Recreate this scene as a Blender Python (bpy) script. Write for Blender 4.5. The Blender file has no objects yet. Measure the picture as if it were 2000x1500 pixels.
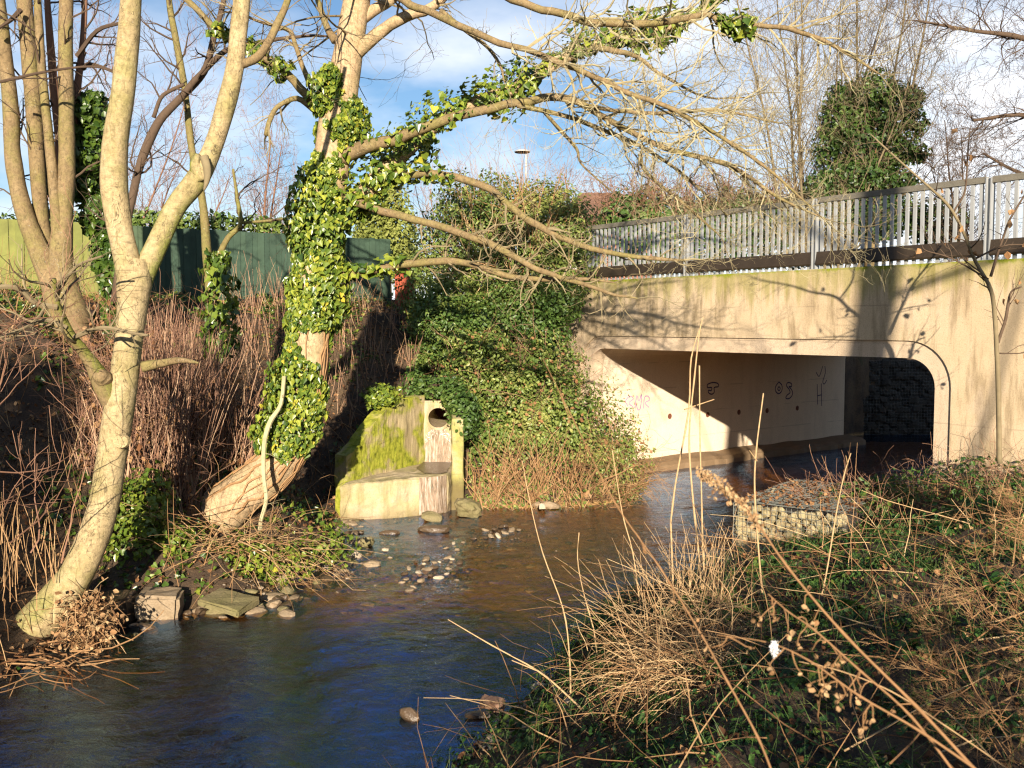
import bpy, bmesh, math, random
import numpy as np
from mathutils import Vector, Matrix

rng = np.random.default_rng(7)
random.seed(7)
SC = bpy.context.scene
COL = SC.collection

# ------------------------------------------------------------------ camera
FPX = 1850.0                      # focal length in pixels of a 2000 px wide frame
EYE = np.array([0.0, 0.0, 3.7])   # eye 3.7 m above the water
PITCH = math.atan(119 / FPX)
cam = bpy.data.cameras.new('camera')
cam.sensor_width = 17.3
cam.lens = FPX / 2000 * 17.3
cam.clip_start = 0.05
cam.clip_end = 3000
cam.dof.use_dof = True
cam.dof.focus_distance = 14.0
cam.dof.aperture_fstop = 2.4
camo = bpy.data.objects.new('camera', cam)
camo.location = EYE
camo.rotation_euler = (math.pi / 2 - PITCH, 0, 0)
COL.objects.link(camo)
SC.camera = camo

# ------------------------------------------------------------------ light
LDIR = np.array([-0.02, 1.0, -0.257])
LDIR /= np.linalg.norm(LDIR)
ELEV = math.asin(-LDIR[2])
world = bpy.data.worlds.new('World')
SC.world = world
world.use_nodes = True
nt = world.node_tree
nt.nodes.clear()
wo = nt.nodes.new('ShaderNodeOutputWorld')
bg = nt.nodes.new('ShaderNodeBackground')
bg.inputs['Strength'].default_value = 0.068
sky = nt.nodes.new('ShaderNodeTexSky')
sky.sky_type = 'NISHITA'
sky.sun_disc = False
sky.sun_elevation = ELEV
sky.sun_rotation = math.atan2(-LDIR[0], -LDIR[1])
sky.air_density = 1.0
sky.dust_density = 0.5
sky.ozone_density = 3.5
tc = nt.nodes.new('ShaderNodeTexCoord')
mp = nt.nodes.new('ShaderNodeMapping')
mp.inputs['Scale'].default_value = (1.0, 1.0, 2.6)
mp.inputs['Location'].default_value = (7, 3, 1)
cn = nt.nodes.new('ShaderNodeTexNoise')
cn.inputs['Scale'].default_value = 2.6
cn.inputs['Detail'].default_value = 6
cn.inputs['Roughness'].default_value = 0.55
cr = nt.nodes.new('ShaderNodeValToRGB')
cr.color_ramp.elements[0].position = 0.39
cr.color_ramp.elements[0].color = (0, 0, 0, 1)
cr.color_ramp.elements[1].position = 0.66
cr.color_ramp.elements[1].color = (1, 1, 1, 1)
cmix = nt.nodes.new('ShaderNodeMix')
cmix.data_type = 'RGBA'
cmix.inputs[7].default_value = (8.4, 8.5, 8.8, 1)
nt.links.new(tc.outputs['Generated'], mp.inputs[0])
nt.links.new(mp.outputs[0], cn.inputs['Vector'])
nt.links.new(cn.outputs[0], cr.inputs[0])
sz = nt.nodes.new('ShaderNodeSeparateXYZ')
nt.links.new(tc.outputs['Generated'], sz.inputs[0])
mr = nt.nodes.new('ShaderNodeMapRange')          # cloud kept low, sky overhead cleared so the water mirrors blue
mr.interpolation_type = 'SMOOTHSTEP'
for i_, v_ in enumerate((0.24, 0.40, 1.0, 0.05)): mr.inputs[i_ + 1].default_value = v_
nt.links.new(sz.outputs[2], mr.inputs[0])
cm = nt.nodes.new('ShaderNodeMath'); cm.operation = 'MULTIPLY'
nt.links.new(cr.outputs[0], cm.inputs[0]); nt.links.new(mr.outputs[0], cm.inputs[1])
nt.links.new(cm.outputs[0], cmix.inputs[0])
nt.links.new(sky.outputs[0], cmix.inputs[6])
nt.links.new(cmix.outputs[2], bg.inputs['Color'])
nt.links.new(bg.outputs[0], wo.inputs[0])

sun = bpy.data.lights.new('sun', 'SUN')
sun.energy = 5.0
sun.angle = math.radians(0.5)
sun.color = (1.0, 0.87, 0.69)
suno = bpy.data.objects.new('sun', sun)
suno.rotation_euler = Vector(LDIR).to_track_quat('-Z', 'Y').to_euler()
suno.location = (3, -20, 20)
COL.objects.link(suno)

SC.view_settings.view_transform = 'Standard'
SC.view_settings.look = 'None'
SC.view_settings.exposure = 1.12
SC.view_settings.gamma = 1.0
SC.view_settings.use_curve_mapping = False
SC.render.engine = 'CYCLES'
SC.cycles.max_bounces = 8
SC.cycles.diffuse_bounces = 4
SC.cycles.glossy_bounces = 3
SC.cycles.transmission_bounces = 4
SC.cycles.transparent_max_bounces = 8
SC.cycles.caustics_reflective = False
SC.cycles.caustics_refractive = False
SC.cycles.sample_clamp_indirect = 6
SC.cycles.use_denoising = True
SC.cycles.denoising_prefilter = 'NONE'
SC.cycles.filter_width = 1.25


# ------------------------------------------------------------------ helpers
def W(px, py, Y):
    """world point seen at pixel (px, py) of the 2000x1500 frame, standing Y metres in front of the camera"""
    c, s = math.cos(PITCH), math.sin(PITCH)
    dx = (px - 1000) / FPX
    u = -(py - 750) / FPX
    d = np.array([dx, c + u * s, -s + u * c])
    return EYE + d * (Y / d[1])


def G(px, py, Z=0.0):
    c, s = math.cos(PITCH), math.sin(PITCH)
    dx = (px - 1000) / FPX
    u = -(py - 750) / FPX
    d = np.array([dx, c + u * s, -s + u * c])
    return EYE + d * ((Z - EYE[2]) / d[2])


def on_plane(px, py, p0, nrm):
    q = W(px, py, 1.0) - EYE
    k = np.dot(np.asarray(p0) - EYE, nrm) / np.dot(q, nrm)
    return EYE + q * k


def unit(v):
    v = np.asarray(v, float)
    return v / max(math.sqrt(float(v @ v)), 1e-9)


def cross(a, b):
    return np.array([a[1] * b[2] - a[2] * b[1], a[2] * b[0] - a[0] * b[2], a[0] * b[1] - a[1] * b[0]])


def crossn(a, b):
    return np.stack([a[..., 1] * b[..., 2] - a[..., 2] * b[..., 1], a[..., 2] * b[..., 0] - a[..., 0] * b[..., 2], a[..., 0] * b[..., 1] - a[..., 1] * b[..., 0]], -1)


def hash2(ix, iy, seed=0):
    h = (ix.astype(np.int64) * 374761393 + iy.astype(np.int64) * 668265263 + seed * 974711) & 0x7fffffff
    h = ((h ^ (h >> 13)) * 1274126177) & 0x7fffffff
    return ((h ^ (h >> 16)) & 0xffff) / 65535.0


def vn(x, y, seed=0):
    """value noise 0..1"""
    x = np.asarray(x, float); y = np.asarray(y, float)
    ix, iy = np.floor(x), np.floor(y)
    fx, fy = x - ix, y - iy
    fx = fx * fx * (3 - 2 * fx); fy = fy * fy * (3 - 2 * fy)
    a = hash2(ix, iy, seed); b = hash2(ix + 1, iy, seed)
    c = hash2(ix, iy + 1, seed); d = hash2(ix + 1, iy + 1, seed)
    return (a * (1 - fx) + b * fx) * (1 - fy) + (c * (1 - fx) + d * fx) * fy


def fbm(x, y, seed=0, o=4):
    t, a, s = 0.0, 0.5, 0.0
    for i in range(o):
        t = t + a * vn(np.asarray(x) * 2 ** i, np.asarray(y) * 2 ** i, seed + i)
        s += a; a *= 0.5
    return t / s


class Geo:
    """collects polygons; build() makes one mesh object"""
    def __init__(self):
        self.v, self.f, self.t, self.n = [], [], [], 0
        self.q = {}

    def add(self, verts, faces, tint=0.0):
        verts = np.asarray(verts, float).reshape(-1, 3)
        for fa in (faces if isinstance(faces, list) and len(faces) and isinstance(faces[0], np.ndarray) and faces[0].ndim == 2 else [np.asarray(faces)]):
            self.f.append(fa + self.n)
        self.v.append(verts)
        self.t.append(np.broadcast_to(np.asarray(tint, float), (len(verts),)))
        self.n += len(verts)

    def ngon(self, verts, tint=0.0):
        self.add(verts, np.arange(len(verts))[None, :], tint)

    def flush(self):
        """turn the queued plain tubes into polygons, all of one shape at a time"""
        for (m, n), lst in self.q.items():
            P = np.array([x[0] for x in lst]); R = np.array([x[1] for x in lst]); k = len(lst)
            T = np.empty_like(P)
            T[:, 1:-1] = P[:, 2:] - P[:, :-2]; T[:, 0] = P[:, 1] - P[:, 0]; T[:, -1] = P[:, -1] - P[:, -2]
            T /= np.maximum(np.sqrt((T * T).sum(-1, keepdims=True)), 1e-9)
            ref = np.where((np.abs(T[:, :, 2]).mean(1) < .8)[:, None, None], np.array([0, 0, 1.0]), np.array([1.0, 0, 0]))
            A = crossn(T, np.broadcast_to(ref, T.shape)); A /= np.maximum(np.sqrt((A * A).sum(-1, keepdims=True)), 1e-6)
            B = crossn(T, A)
            an = np.arange(n) * 2 * math.pi / n
            V = P[:, :, None] + R[:, :, None, None] * (np.cos(an)[:, None] * A[:, :, None] + np.sin(an)[:, None] * B[:, :, None])
            f = tube_faces(m, n)
            self.add(V.reshape(-1, 3), [(f[None] + (np.arange(k) * m * n)[:, None, None]).reshape(-1, 4)], np.repeat([x[2] for x in lst], m * n))
        self.q = {}

    def mesh(self, name, mat, smooth=False):
        me = bpy.data.meshes.new(name)
        self.flush()
        if self.n:
            V = np.concatenate(self.v)
            sizes = np.concatenate([np.full(len(f), f.shape[1]) for f in self.f])
            loops = np.concatenate([f.ravel() for f in self.f])
            me.vertices.add(len(V)); me.vertices.foreach_set('co', V.ravel())
            me.loops.add(len(loops)); me.loops.foreach_set('vertex_index', loops.astype(np.int32))
            me.polygons.add(len(sizes))
            st = np.concatenate([[0], np.cumsum(sizes)[:-1]])
            me.polygons.foreach_set('loop_start', st.astype(np.int32))
            me.polygons.foreach_set('loop_total', sizes.astype(np.int32))
            me.polygons.foreach_set('use_smooth', np.full(len(sizes), bool(smooth)))
            at = me.attributes.new('tint', 'FLOAT', 'POINT')
            at.data.foreach_set('value', np.concatenate(self.t).astype(np.float32))
            me.update(calc_edges=True)
            me.validate()
        if mat: me.materials.append(mat)
        return me

    def build(self, name, mat, parent=None, smooth=False):
        return link(name, self.mesh(name, mat, smooth), parent)


def link(name, me, parent=None):
    o = bpy.data.objects.new(name, me)
    COL.objects.link(o)
    if parent is not None: o.parent = parent
    return o


def tag(o, label=None, cat=None, group=None, kind=None):
    if label: o['label'] = label
    if cat: o['category'] = cat
    if group: o['group'] = group
    if kind: o['kind'] = kind
    return o


def root(name, loc, label, cat, group=None):
    """an Empty at a thing's base; parts are modelled in world coordinates, so it keeps an inverse for its children"""
    o = bpy.data.objects.new(name, None)
    o.empty_display_size = 0.1
    COL.objects.link(o)
    o['base'] = [float(c) for c in loc]
    return tag(o, label, cat, group)


def smooth_path(pts, k=4):
    """Catmull-Rom through pts (any columns)"""
    p = np.asarray(pts, float)
    if len(p) < 3: return p
    q = np.vstack([2 * p[0] - p[1], p, 2 * p[-1] - p[-2]])
    out = []
    for i in range(1, len(q) - 2):
        for j in range(k):
            t = j / k
            out.append(0.5 * ((2 * q[i]) + (-q[i - 1] + q[i + 1]) * t + (2 * q[i - 1] - 5 * q[i] + 4 * q[i + 1] - q[i + 2]) * t * t
                              + (-q[i - 1] + 3 * q[i] - 3 * q[i + 1] + q[i + 2]) * t ** 3))
    out.append(p[-1])
    return np.array(out)


_FACES = {}


def tube_faces(m, n):
    key = (m, n)
    if key not in _FACES:
        i = np.arange(m - 1)[:, None] * n; j = np.arange(n)[None, :]; j2 = (j + 1) % n
        _FACES[key] = np.stack([i + j, i + j2, i + n + j2, i + n + j], -1).reshape(-1, 4)
    return _FACES[key]


def tube(g, pts, rad, n=6, tint=0.0, cap=False, lump=0.0, tfun=None, seed=0):
    pts = np.asarray(pts, float)
    m = len(pts)
    rad = np.broadcast_to(np.asarray(rad, float), (m,))
    if not (cap or lump or tfun) and np.ndim(tint) == 0:
        g.q.setdefault((m, n), []).append((pts, rad, float(tint)))
        return
    T = np.gradient(pts, axis=0)
    T /= np.maximum(np.linalg.norm(T, axis=1, keepdims=True), 1e-9)
    ref = np.array([0, 0, 1.0]) if abs(T[:, 2]).mean() < 0.8 else np.array([1.0, 0, 0])
    A = np.cross(T, ref); A /= np.maximum(np.linalg.norm(A, axis=1, keepdims=True), 1e-6)
    B = np.cross(T, A)
    an = np.arange(n) * 2 * math.pi / n
    dirs = np.cos(an)[None, :, None] * A[:, None, :] + np.sin(an)[None, :, None] * B[:, None, :]
    R = np.repeat(rad[:, None], n, 1)
    if lump:
        s = np.cumsum(np.linalg.norm(np.diff(pts, axis=0, prepend=pts[:1]), axis=1))
        R = R * (1 + lump * (vn(s[:, None] * 3.0 + seed, np.sin(an)[None, :] * 1.5 + 5, seed) - 0.5) * 2
                 + lump * 0.6 * (vn(s[:, None] * 9.0 + seed, np.cos(an)[None, :] * 2.5 + 9, seed + 3) - 0.5))
    V = pts[:, None, :] + R[:, :, None] * dirs
    t = tint
    if tfun is not None: t = tfun(V, dirs).ravel()
    elif np.ndim(tint) == 1: t = np.repeat(tint, n)
    g.add(V.reshape(-1, 3), [tube_faces(m, n)], t)
    if cap:
        g.f.append((np.arange(n)[None, ::-1] + g.n - m * n))
        g.f.append((np.arange(n)[None, :] + g.n - n))


def box(g, c, e1, e2, e3, tint=0.0):
    """box from corner c with edge vectors"""
    c, e1, e2, e3 = (np.asarray(a, float) for a in (c, e1, e2, e3))
    v = [c, c + e1, c + e1 + e2, c + e2, c + e3, c + e1 + e3, c + e1 + e2 + e3, c + e2 + e3]
    f = np.array([[3, 2, 1, 0], [4, 5, 6, 7], [0, 1, 5, 4], [1, 2, 6, 5], [2, 3, 7, 6], [3, 0, 4, 7]])
    if np.dot(np.cross(e1, e2), e3) < 0: f = f[:, ::-1]
    g.add(v, [f], tint)


def prism(g, foot, z0, z1, tint=0.0):
    """vertical prism; z0, z1 scalars or per-vertex"""
    foot = np.asarray(foot, float); n = len(foot)
    if np.sum(foot[:, 0] * np.roll(foot[:, 1], -1) - foot[:, 1] * np.roll(foot[:, 0], -1)) < 0:
        foot = foot[::-1]
        if np.ndim(z0): z0 = np.asarray(z0)[::-1]
        if np.ndim(z1): z1 = np.asarray(z1)[::-1]
    a = np.column_stack([foot, np.broadcast_to(z0, (n,))]); b = np.column_stack([foot, np.broadcast_to(z1, (n,))])
    i = np.arange(n); j = (i + 1) % n
    k = g.n
    g.add(np.vstack([a, b]), [np.stack([i, j, j + n, i + n], 1)], tint)
    g.f.append(i[None, ::-1] + k); g.f.append(i[None, :] + n + k)


LEAF_IVY = (np.array([[0, 0, 0], [.34, -.14, .05], [.54, .16, .10], [.36, .46, .05], [0, .92, -.12], [-.36, .46, .05], [-.54, .16, .10], [-.34, -.14, .05]]),
            [np.array([[0, 1, 2, 3, 4], [0, 4, 5, 6, 7]])])
LEAF_IVY2 = (LEAF_IVY[0] * [.9, 1.05, 2.6] + [0, 0, 0], LEAF_IVY[1])
LEAF_OVAL = (np.array([[0, 0, 0], [.26, .25, .05], [.28, .62, .05], [0, 1, -.06], [-.28, .62, .05], [-.26, .25, .05]]),
             [np.array([[0, 1, 2, 3], [0, 3, 4, 5]])])
LEAF_DIA = (np.array([[0, 0, 0], [.3, .5, .07], [0, 1, -.05], [-.3, .5, .07]]), [np.array([[0, 1, 2], [0, 2, 3]])])
LEAF_DEAD = (np.array([[0, 0, 0], [.35, .3, .22], [.30, .7, .05], [0, 1, .25], [-.28, .66, .20], [-.36, .3, .04]]),
             [np.array([[0, 1, 2, 3], [0, 3, 4, 5]])])


def leaves(g, P, N, D, S, tmpl, tint):
    """batch of leaves: position, face normal, tip direction, size"""
    P = np.asarray(P, float); n = len(P)
    if n == 0: return
    N = N / np.maximum(np.linalg.norm(N, axis=1, keepdims=True), 1e-9)
    X = np.cross(D, N); X /= np.maximum(np.linalg.norm(X, axis=1, keepdims=True), 1e-9)
    Yv = np.cross(N, X)
    tv, tf = tmpl
    S = np.broadcast_to(S, (n,))
    V = P[:, None, :] + S[:, None, None] * (tv[None, :, 0:1] * X[:, None, :] + tv[None, :, 1:2] * Yv[:, None, :] + tv[None, :, 2:3] * N[:, None, :])
    m = len(tv)
    fs = [(np.arange(n)[:, None, None] * m + f[None]).reshape(-1, f.shape[1]) for f in tf]
    g.add(V.reshape(-1, 3), fs, np.repeat(np.broadcast_to(tint, (n,)), m))


def rnd_unit(n):
    v = rng.normal(size=(n, 3))
    return v / np.linalg.norm(v, axis=1, keepdims=True)


# ------------------------------------------------------------------ materials
def nodes_of(name):
    m = bpy.data.materials.new(name)
    m.use_nodes = True
    t = m.node_tree
    t.nodes.clear()
    out = t.nodes.new('ShaderNodeOutputMaterial')
    b = t.nodes.new('ShaderNodeBsdfPrincipled')
    t.links.new(b.outputs[0], out.inputs[0])
    return m, t, b, out


def N_(t, kind, **kw):
    n = t.nodes.new(kind)
    for k, v in kw.items():
        if k in ('operation', 'data_type', 'blend_type', 'attribute_name', 'noise_dimensions', 'feature', 'wave_type', 'bands_direction', 'use_clamp'):
            setattr(n, k, v)
        else:
            n.inputs[k.replace('_', ' ')].default_value = v
    return n


def ramp(t, fac, cols, pos=None):
    r = t.nodes.new('ShaderNodeValToRGB')
    e = r.color_ramp.elements
    n = len(cols)
    pos = pos or [i / (n - 1) for i in range(n)]
    while len(e) < n: e.new(0.5)
    for i in range(n):
        e[i].position = pos[i]
        e[i].color = (*cols[i], 1)
    t.links.new(fac, r.inputs[0])
    return r.outputs[0]


def mixc(t, fac, a, b, blend='MIX'):
    m = t.nodes.new('ShaderNodeMix')
    m.data_type = 'RGBA'; m.blend_type = blend
    for sock, v in ((m.inputs[0], fac), (m.inputs[6], a), (m.inputs[7], b)):
        if hasattr(v, 'is_linked'): t.links.new(v, sock)
        elif isinstance(v, (int, float)): sock.default_value = v
        else: sock.default_value = (*v, 1)
    return m.outputs[2]


def math_(t, op, a, b=None, clamp=False):
    m = t.nodes.new('ShaderNodeMath')
    m.operation = op; m.use_clamp = clamp
    for s, v in ((m.inputs[0], a), (m.inputs[1], b)):
        if v is None: continue
        if hasattr(v, 'is_linked'): t.links.new(v, s)
        else: s.default_value = v
    return m.outputs[0]


def noise_(t, scale, detail=5, rough=.6, stretch=None, dist=0, off=(0, 0, 0)):
    g = t.nodes.new('ShaderNodeNewGeometry')
    v = g.outputs['Position']
    if stretch or any(off):
        m = t.nodes.new('ShaderNodeMapping')
        m.inputs['Scale'].default_value = stretch or (1, 1, 1)
        m.inputs['Location'].default_value = off
        t.links.new(v, m.inputs[0]); v = m.outputs[0]
    n = N_(t, 'ShaderNodeTexNoise', Scale=scale, Detail=detail, Roughness=rough, Distortion=dist)
    t.links.new(v, n.inputs['Vector'])
    return n.outputs[0]


def posz(t):
    g = t.nodes.new('ShaderNodeNewGeometry')
    s = t.nodes.new('ShaderNodeSeparateXYZ')
    t.links.new(g.outputs['Position'], s.inputs[0])
    return s.outputs[2]


def maprange(t, v, a, b, c=0.0, d=1.0):
    m = t.nodes.new('ShaderNodeMapRange')
    m.interpolation_type = 'SMOOTHSTEP'
    t.links.new(v, m.inputs[0])
    for i, x in enumerate((a, b, c, d)): m.inputs[i + 1].default_value = x
    return m.outputs[0]


def bump(t, b, h, strength=.3, dist=.02):
    n = N_(t, 'ShaderNodeBump', Strength=strength, Distance=dist)
    t.links.new(h, n.inputs['Height'])
    t.links.new(n.outputs[0], b.inputs['Normal'])


def attr(t):
    a = t.nodes.new('ShaderNodeAttribute')
    a.attribute_name = 'tint'
    return a.outputs['Fac']


def m_noise(name, cols, scale=4, rough=.85, bs=30, bstr=.4, bdist=.01, stretch=None, pos=None, spec=.3, fine=None):
    m, t, b, o = nodes_of(name)
    c = ramp(t, noise_(t, scale, 6, .6, stretch), cols, pos)
    if fine:
        c = mixc(t, .35, c, ramp(t, noise_(t, fine, 3, .7), [(.35, .35, .35), (1.3, 1.3, 1.3)], [.3, .7]), 'MULTIPLY')
    t.links.new(c, b.inputs['Base Color'])
    b.inputs['Roughness'].default_value = rough
    b.inputs['Specular IOR Level'].default_value = spec
    bump(t, b, noise_(t, bs, 5, .65, stretch), bstr, bdist)
    return m


def m_tint(name, cols, pos=None, rough=.6, spec=.4, trans=0.0, vary=.25, vscale=25):
    """colour per leaf / stem from the tint attribute"""
    m, t, b, o = nodes_of(name)
    c = ramp(t, attr(t), cols, pos)
    if vary:
        c = mixc(t, vary, c, ramp(t, noise_(t, vscale, 3, .6), [(.3, .3, .3), (1.5, 1.5, 1.5)], [.25, .75]), 'MULTIPLY')
    t.links.new(c, b.inputs['Base Color'])
    b.inputs['Roughness'].default_value = rough
    b.inputs['Specular IOR Level'].default_value = spec
    if trans:
        tr = t.nodes.new('ShaderNodeBsdfTranslucent')
        t.links.new(c, tr.inputs[0])
        mx = t.nodes.new('ShaderNodeMixShader')
        mx.inputs[0].default_value = trans
        t.links.new(b.outputs[0], mx.inputs[1]); t.links.new(tr.outputs[0], mx.inputs[2])
        t.links.new(mx.outputs[0], o.inputs[0])
    return m


def m_bark(name, cols, algae=(.20, .19, .05), moss=(.13, .16, .015), lichen=(.42, .42, .34), amt=.5, bs=26):
    """smooth sycamore bark: pale patches, algae, lichen dots, moss where tint is high"""
    m, t, b, o = nodes_of(name)
    c = ramp(t, noise_(t, 5, 6, .6, (1, 1, .6)), cols)
    a = maprange(t, noise_(t, 2.2, 5, .6, None, 0, (7, 3, 1)), .42, .68, 0, amt)
    c = mixc(t, a, c, algae)
    l = maprange(t, noise_(t, 34, 4, .7), .60, .68, 0, .55)
    l = math_(t, 'MULTIPLY', l, maprange(t, noise_(t, 3, 3, .5, None, 0, (1, 9, 4)), .45, .6))
    c = mixc(t, l, c, lichen)
    dk = maprange(t, noise_(t, 7, 6, .75, (1, 1, 5), .8), .54, .70, 0, .55)
    c = mixc(t, dk, c, (.10, .075, .04))
    c = mixc(t, .75, c, ramp(t, noise_(t, 22, 6, .75, (1, 1, .8)), [(.35, .33, .30), (.95, .95, .95), (1.35, 1.35, 1.3)], [.30, .5, .72]), 'MULTIPLY')
    cr_ = maprange(t, noise_(t, 3.5, 6, .7, (2.6, 2.6, .5), 1.0, (3, 3, 3)), .60, .63, 0, .5)
    c = mixc(t, cr_, c, (.16, .13, .055))
    rg = math_(t, 'ABSOLUTE', math_(t, 'SUBTRACT', noise_(t, 6.5, 4, .6, (1, 1, .35), .9, (5, 1, 7)), .5))
    ck = math_(t, 'MULTIPLY', maprange(t, rg, 0.0, .016, .8, 0.0), maprange(t, noise_(t, 1.9, 3, .5, None, 0, (8, 8, 1)), .42, .58))
    c = mixc(t, ck, c, (.06, .045, .025))
    rg2 = math_(t, 'ABSOLUTE', math_(t, 'SUBTRACT', noise_(t, 5.0, 4, .6, (.5, .5, 2.6), .6, (1, 5, 7)), .5))
    c = mixc(t, maprange(t, rg2, 0.0, .012, .45, 0.0), c, (.11, .085, .045))
    ms = math_(t, 'MULTIPLY', attr(t), maprange(t, noise_(t, 14, 5, .7), .25, .5), True)
    c = mixc(t, ms, c, ramp(t, noise_(t, 40, 3, .6), [(moss[0] * .5, moss[1] * .5, moss[2] * .6), (moss[0] * 1.5, moss[1] * 1.5, moss[2] * 1.5)], [.3, .7]))
    t.links.new(c, b.inputs['Base Color'])
    b.inputs['Roughness'].default_value = .85
    b.inputs['Specular IOR Level'].default_value = .25
    h = math_(t, 'ADD', noise_(t, bs, 6, .7, (1, 1, .7)), math_(t, 'MULTIPLY', ms, 1.5))
    bump(t, b, h, .7, .014)
    return m


def m_concrete(name, cols, green=(.16, .17, .02), top=None, topamt=1.0, damp=None, stain=.5, blotch=0.0):
    m, t, b, o = nodes_of(name)
    c = ramp(t, noise_(t, .9, 6, .6), cols)
    st = maprange(t, noise_(t, 1.6, 6, .65, (2.2, 2.2, .28)), .48, .66, 0, stain)
    c = mixc(t, st, c, (cols[0][0] * .55, cols[0][1] * .55, cols[0][2] * .5))
    pale = maprange(t, noise_(t, 2.3, 6, .6, (1, 1, .5), 0, (4, 4, 4)), .52, .72, 0, .4)
    c = mixc(t, pale, c, (.56, .45, .35))
    ag = noise_(t, 55, 3, .7)
    c = mixc(t, .55, c, ramp(t, ag, [(.45, .42, .40), (1, 1, 1), (1.15, 1.15, 1.15)], [.28, .48, .75]), 'MULTIPLY')
    rs = maprange(t, noise_(t, 3.2, 7, .7, (1, 1, .18), 0, (6, 1, 2)), .55, .68, 0, stain * .55)
    c = mixc(t, rs, c, (cols[0][0] * .42, cols[0][1] * .40, cols[0][2] * .36))
    pit = maprange(t, noise_(t, 120, 2, .6), .68, .74, 0, .6)
    c = mixc(t, pit, c, (.10, .08, .06))
    # lift lines every 0.6 m
    z = posz(t)
    zz = math_(t, 'PINGPONG', math_(t, 'ADD', z, -.05), .33)
    ln = maprange(t, zz, 0.0, .02, .35, 0.0)
    ln = math_(t, 'MULTIPLY', ln, maprange(t, noise_(t, 1.2, 3, .5, None, 0, (3, 1, 2)), .45, .6))
    c = mixc(t, ln, c, (.12, .095, .07))
    if top is not None:
        drip = noise_(t, 2.0, 6, .65, (2.4, 2.4, .22), 0, (9, 2, 0))
        f = maprange(t, z, top - 1.25, top)
        f = maprange(t, math_(t, 'ADD', math_(t, 'MULTIPLY', f, .55), drip), .80, 1.08, 0, topamt * .85)
        c = mixc(t, f, c, mixc(t, noise_(t, 12, 4, .6), green, (.30, .27, .05)))
        e = maprange(t, math_(t, 'ADD', z, math_(t, 'MULTIPLY', noise_(t, 3.5, 5, .7), .35)), top + .10, top + .20)
        c = mixc(t, e, c, mixc(t, noise_(t, 30, 3, .6), (.10, .13, .01), (.34, .36, .03)))
    if blotch:
        f = maprange(t, noise_(t, 1.7, 6, .6, None, .4, (2, 5, 8)), .40, .56, 0, blotch)
        c = mixc(t, f, c, ramp(t, noise_(t, 9, 5, .7), [(.07, .09, .005), (.24, .26, .02), (.36, .34, .05)], [.3, .5, .75]))
    if damp is not None:
        f = maprange(t, math_(t, 'ADD', z, math_(t, 'MULTIPLY', noise_(t, 2.0, 4, .6), .5)), damp + .55, damp, 0, .8)
        c = mixc(t, f, c, (.12, .085, .04))
    t.links.new(c, b.inputs['Base Color'])
    b.inputs['Roughness'].default_value = .9
    b.inputs['Specular IOR Level'].default_value = .2
    bump(t, b, math_(t, 'ADD', noise_(t, 60, 5, .7), math_(t, 'MULTIPLY', noise_(t, 8, 4, .6), .6)), .55, .012)
    return m


M = {}
M['concrete'] = m_concrete('bridge_concrete', [(.38, .28, .165), (.56, .435, .285), (.66, .53, .375)], top=4.70, topamt=.65, damp=.15, stain=.7)
M['concrete_in'] = m_concrete('culvert_concrete', [(.60, .48, .35), (.68, .56, .42), (.73, .61, .47)], stain=.12, damp=-.2)
M['concrete_out'] = m_concrete('outfall_concrete', [(.36, .28, .17), (.50, .40, .27), (.56, .46, .33)], stain=.6, damp=.05, blotch=.25)
M['concrete_moss'] = m_concrete('mossy_concrete', [(.30, .24, .13), (.42, .34, .2)], stain=.4, blotch=.95)
M['ledge'] = m_noise('silty_ledge', [(.13, .085, .045), (.24, .165, .10)], 3, .7, 25, .5, .02)
M['bark'] = m_bark('sycamore_bark', [(.27, .195, .10), (.40, .31, .17), (.47, .39, .25)], amt=.55)
M['bark2'] = m_bark('ivy_tree_bark', [(.31, .205, .11), (.45, .32, .19), (.54, .41, .27)], amt=.3)
M['bark3'] = m_bark('stem_bark', [(.13, .085, .042), (.22, .155, .08), (.30, .225, .125)], amt=.55)
M['twig'] = m_tint('twig_bark', [(.11, .08, .05), (.26, .21, .12), (.44, .39, .23)], rough=.85, spec=.2, vary=.3, vscale=9)
M['twig_dark'] = m_tint('dark_twig_bark', [(.075, .05, .035), (.15, .105, .07)], rough=.9, spec=.15)
M['ivy'] = m_tint('ivy_leaf', [(.028, .065, .012), (.11, .17, .022), (.30, .33, .04), (.55, .44, .05)], [0, .4, .8, 1], rough=.33, spec=.5, trans=.15)
M['laurel'] = m_tint('evergreen_leaf', [(.018, .046, .012), (.065, .120, .022), (.16, .21, .045), (.30, .31, .085)], [0, .4, .8, 1], rough=.45, spec=.4, trans=.12)
M['conifer'] = m_tint('conifer_leaf', [(.10, .13, .025), (.22, .25, .05), (.32, .33, .09)], rough=.7, trans=.2)
M['dead'] = m_tint('dead_stem', [(.09, .04, .018), (.30, .165, .075), (.52, .37, .20)], rough=.8, spec=.25, vary=.3)
M['red'] = m_tint('red_shoot', [(.09, .045, .03), (.25, .135, .085), (.44, .30, .19)], rough=.75, spec=.25, vary=.25)
M['litter'] = m_tint('leaf_litter', [(.045, .022, .012), (.16, .07, .03), (.30, .16, .07), (.42, .26, .13)], rough=.85, spec=.2, trans=.1)
M['herb'] = m_tint('ground_herb', [(.010, .032, .008), (.028, .080, .015), (.07, .14, .025), (.16, .20, .03)], rough=.5, trans=.2)
M['grass'] = m_tint('grass_blade', [(.03, .07, .015), (.08, .14, .03), (.30, .24, .10)], rough=.6, trans=.2)
M['zinc'] = m_noise('galvanised_steel', [(.20, .21, .225), (.30, .31, .315), (.38, .385, .38)], 6, .5, 40, .2, .004, (1, 1, .3), spec=.5)
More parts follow.
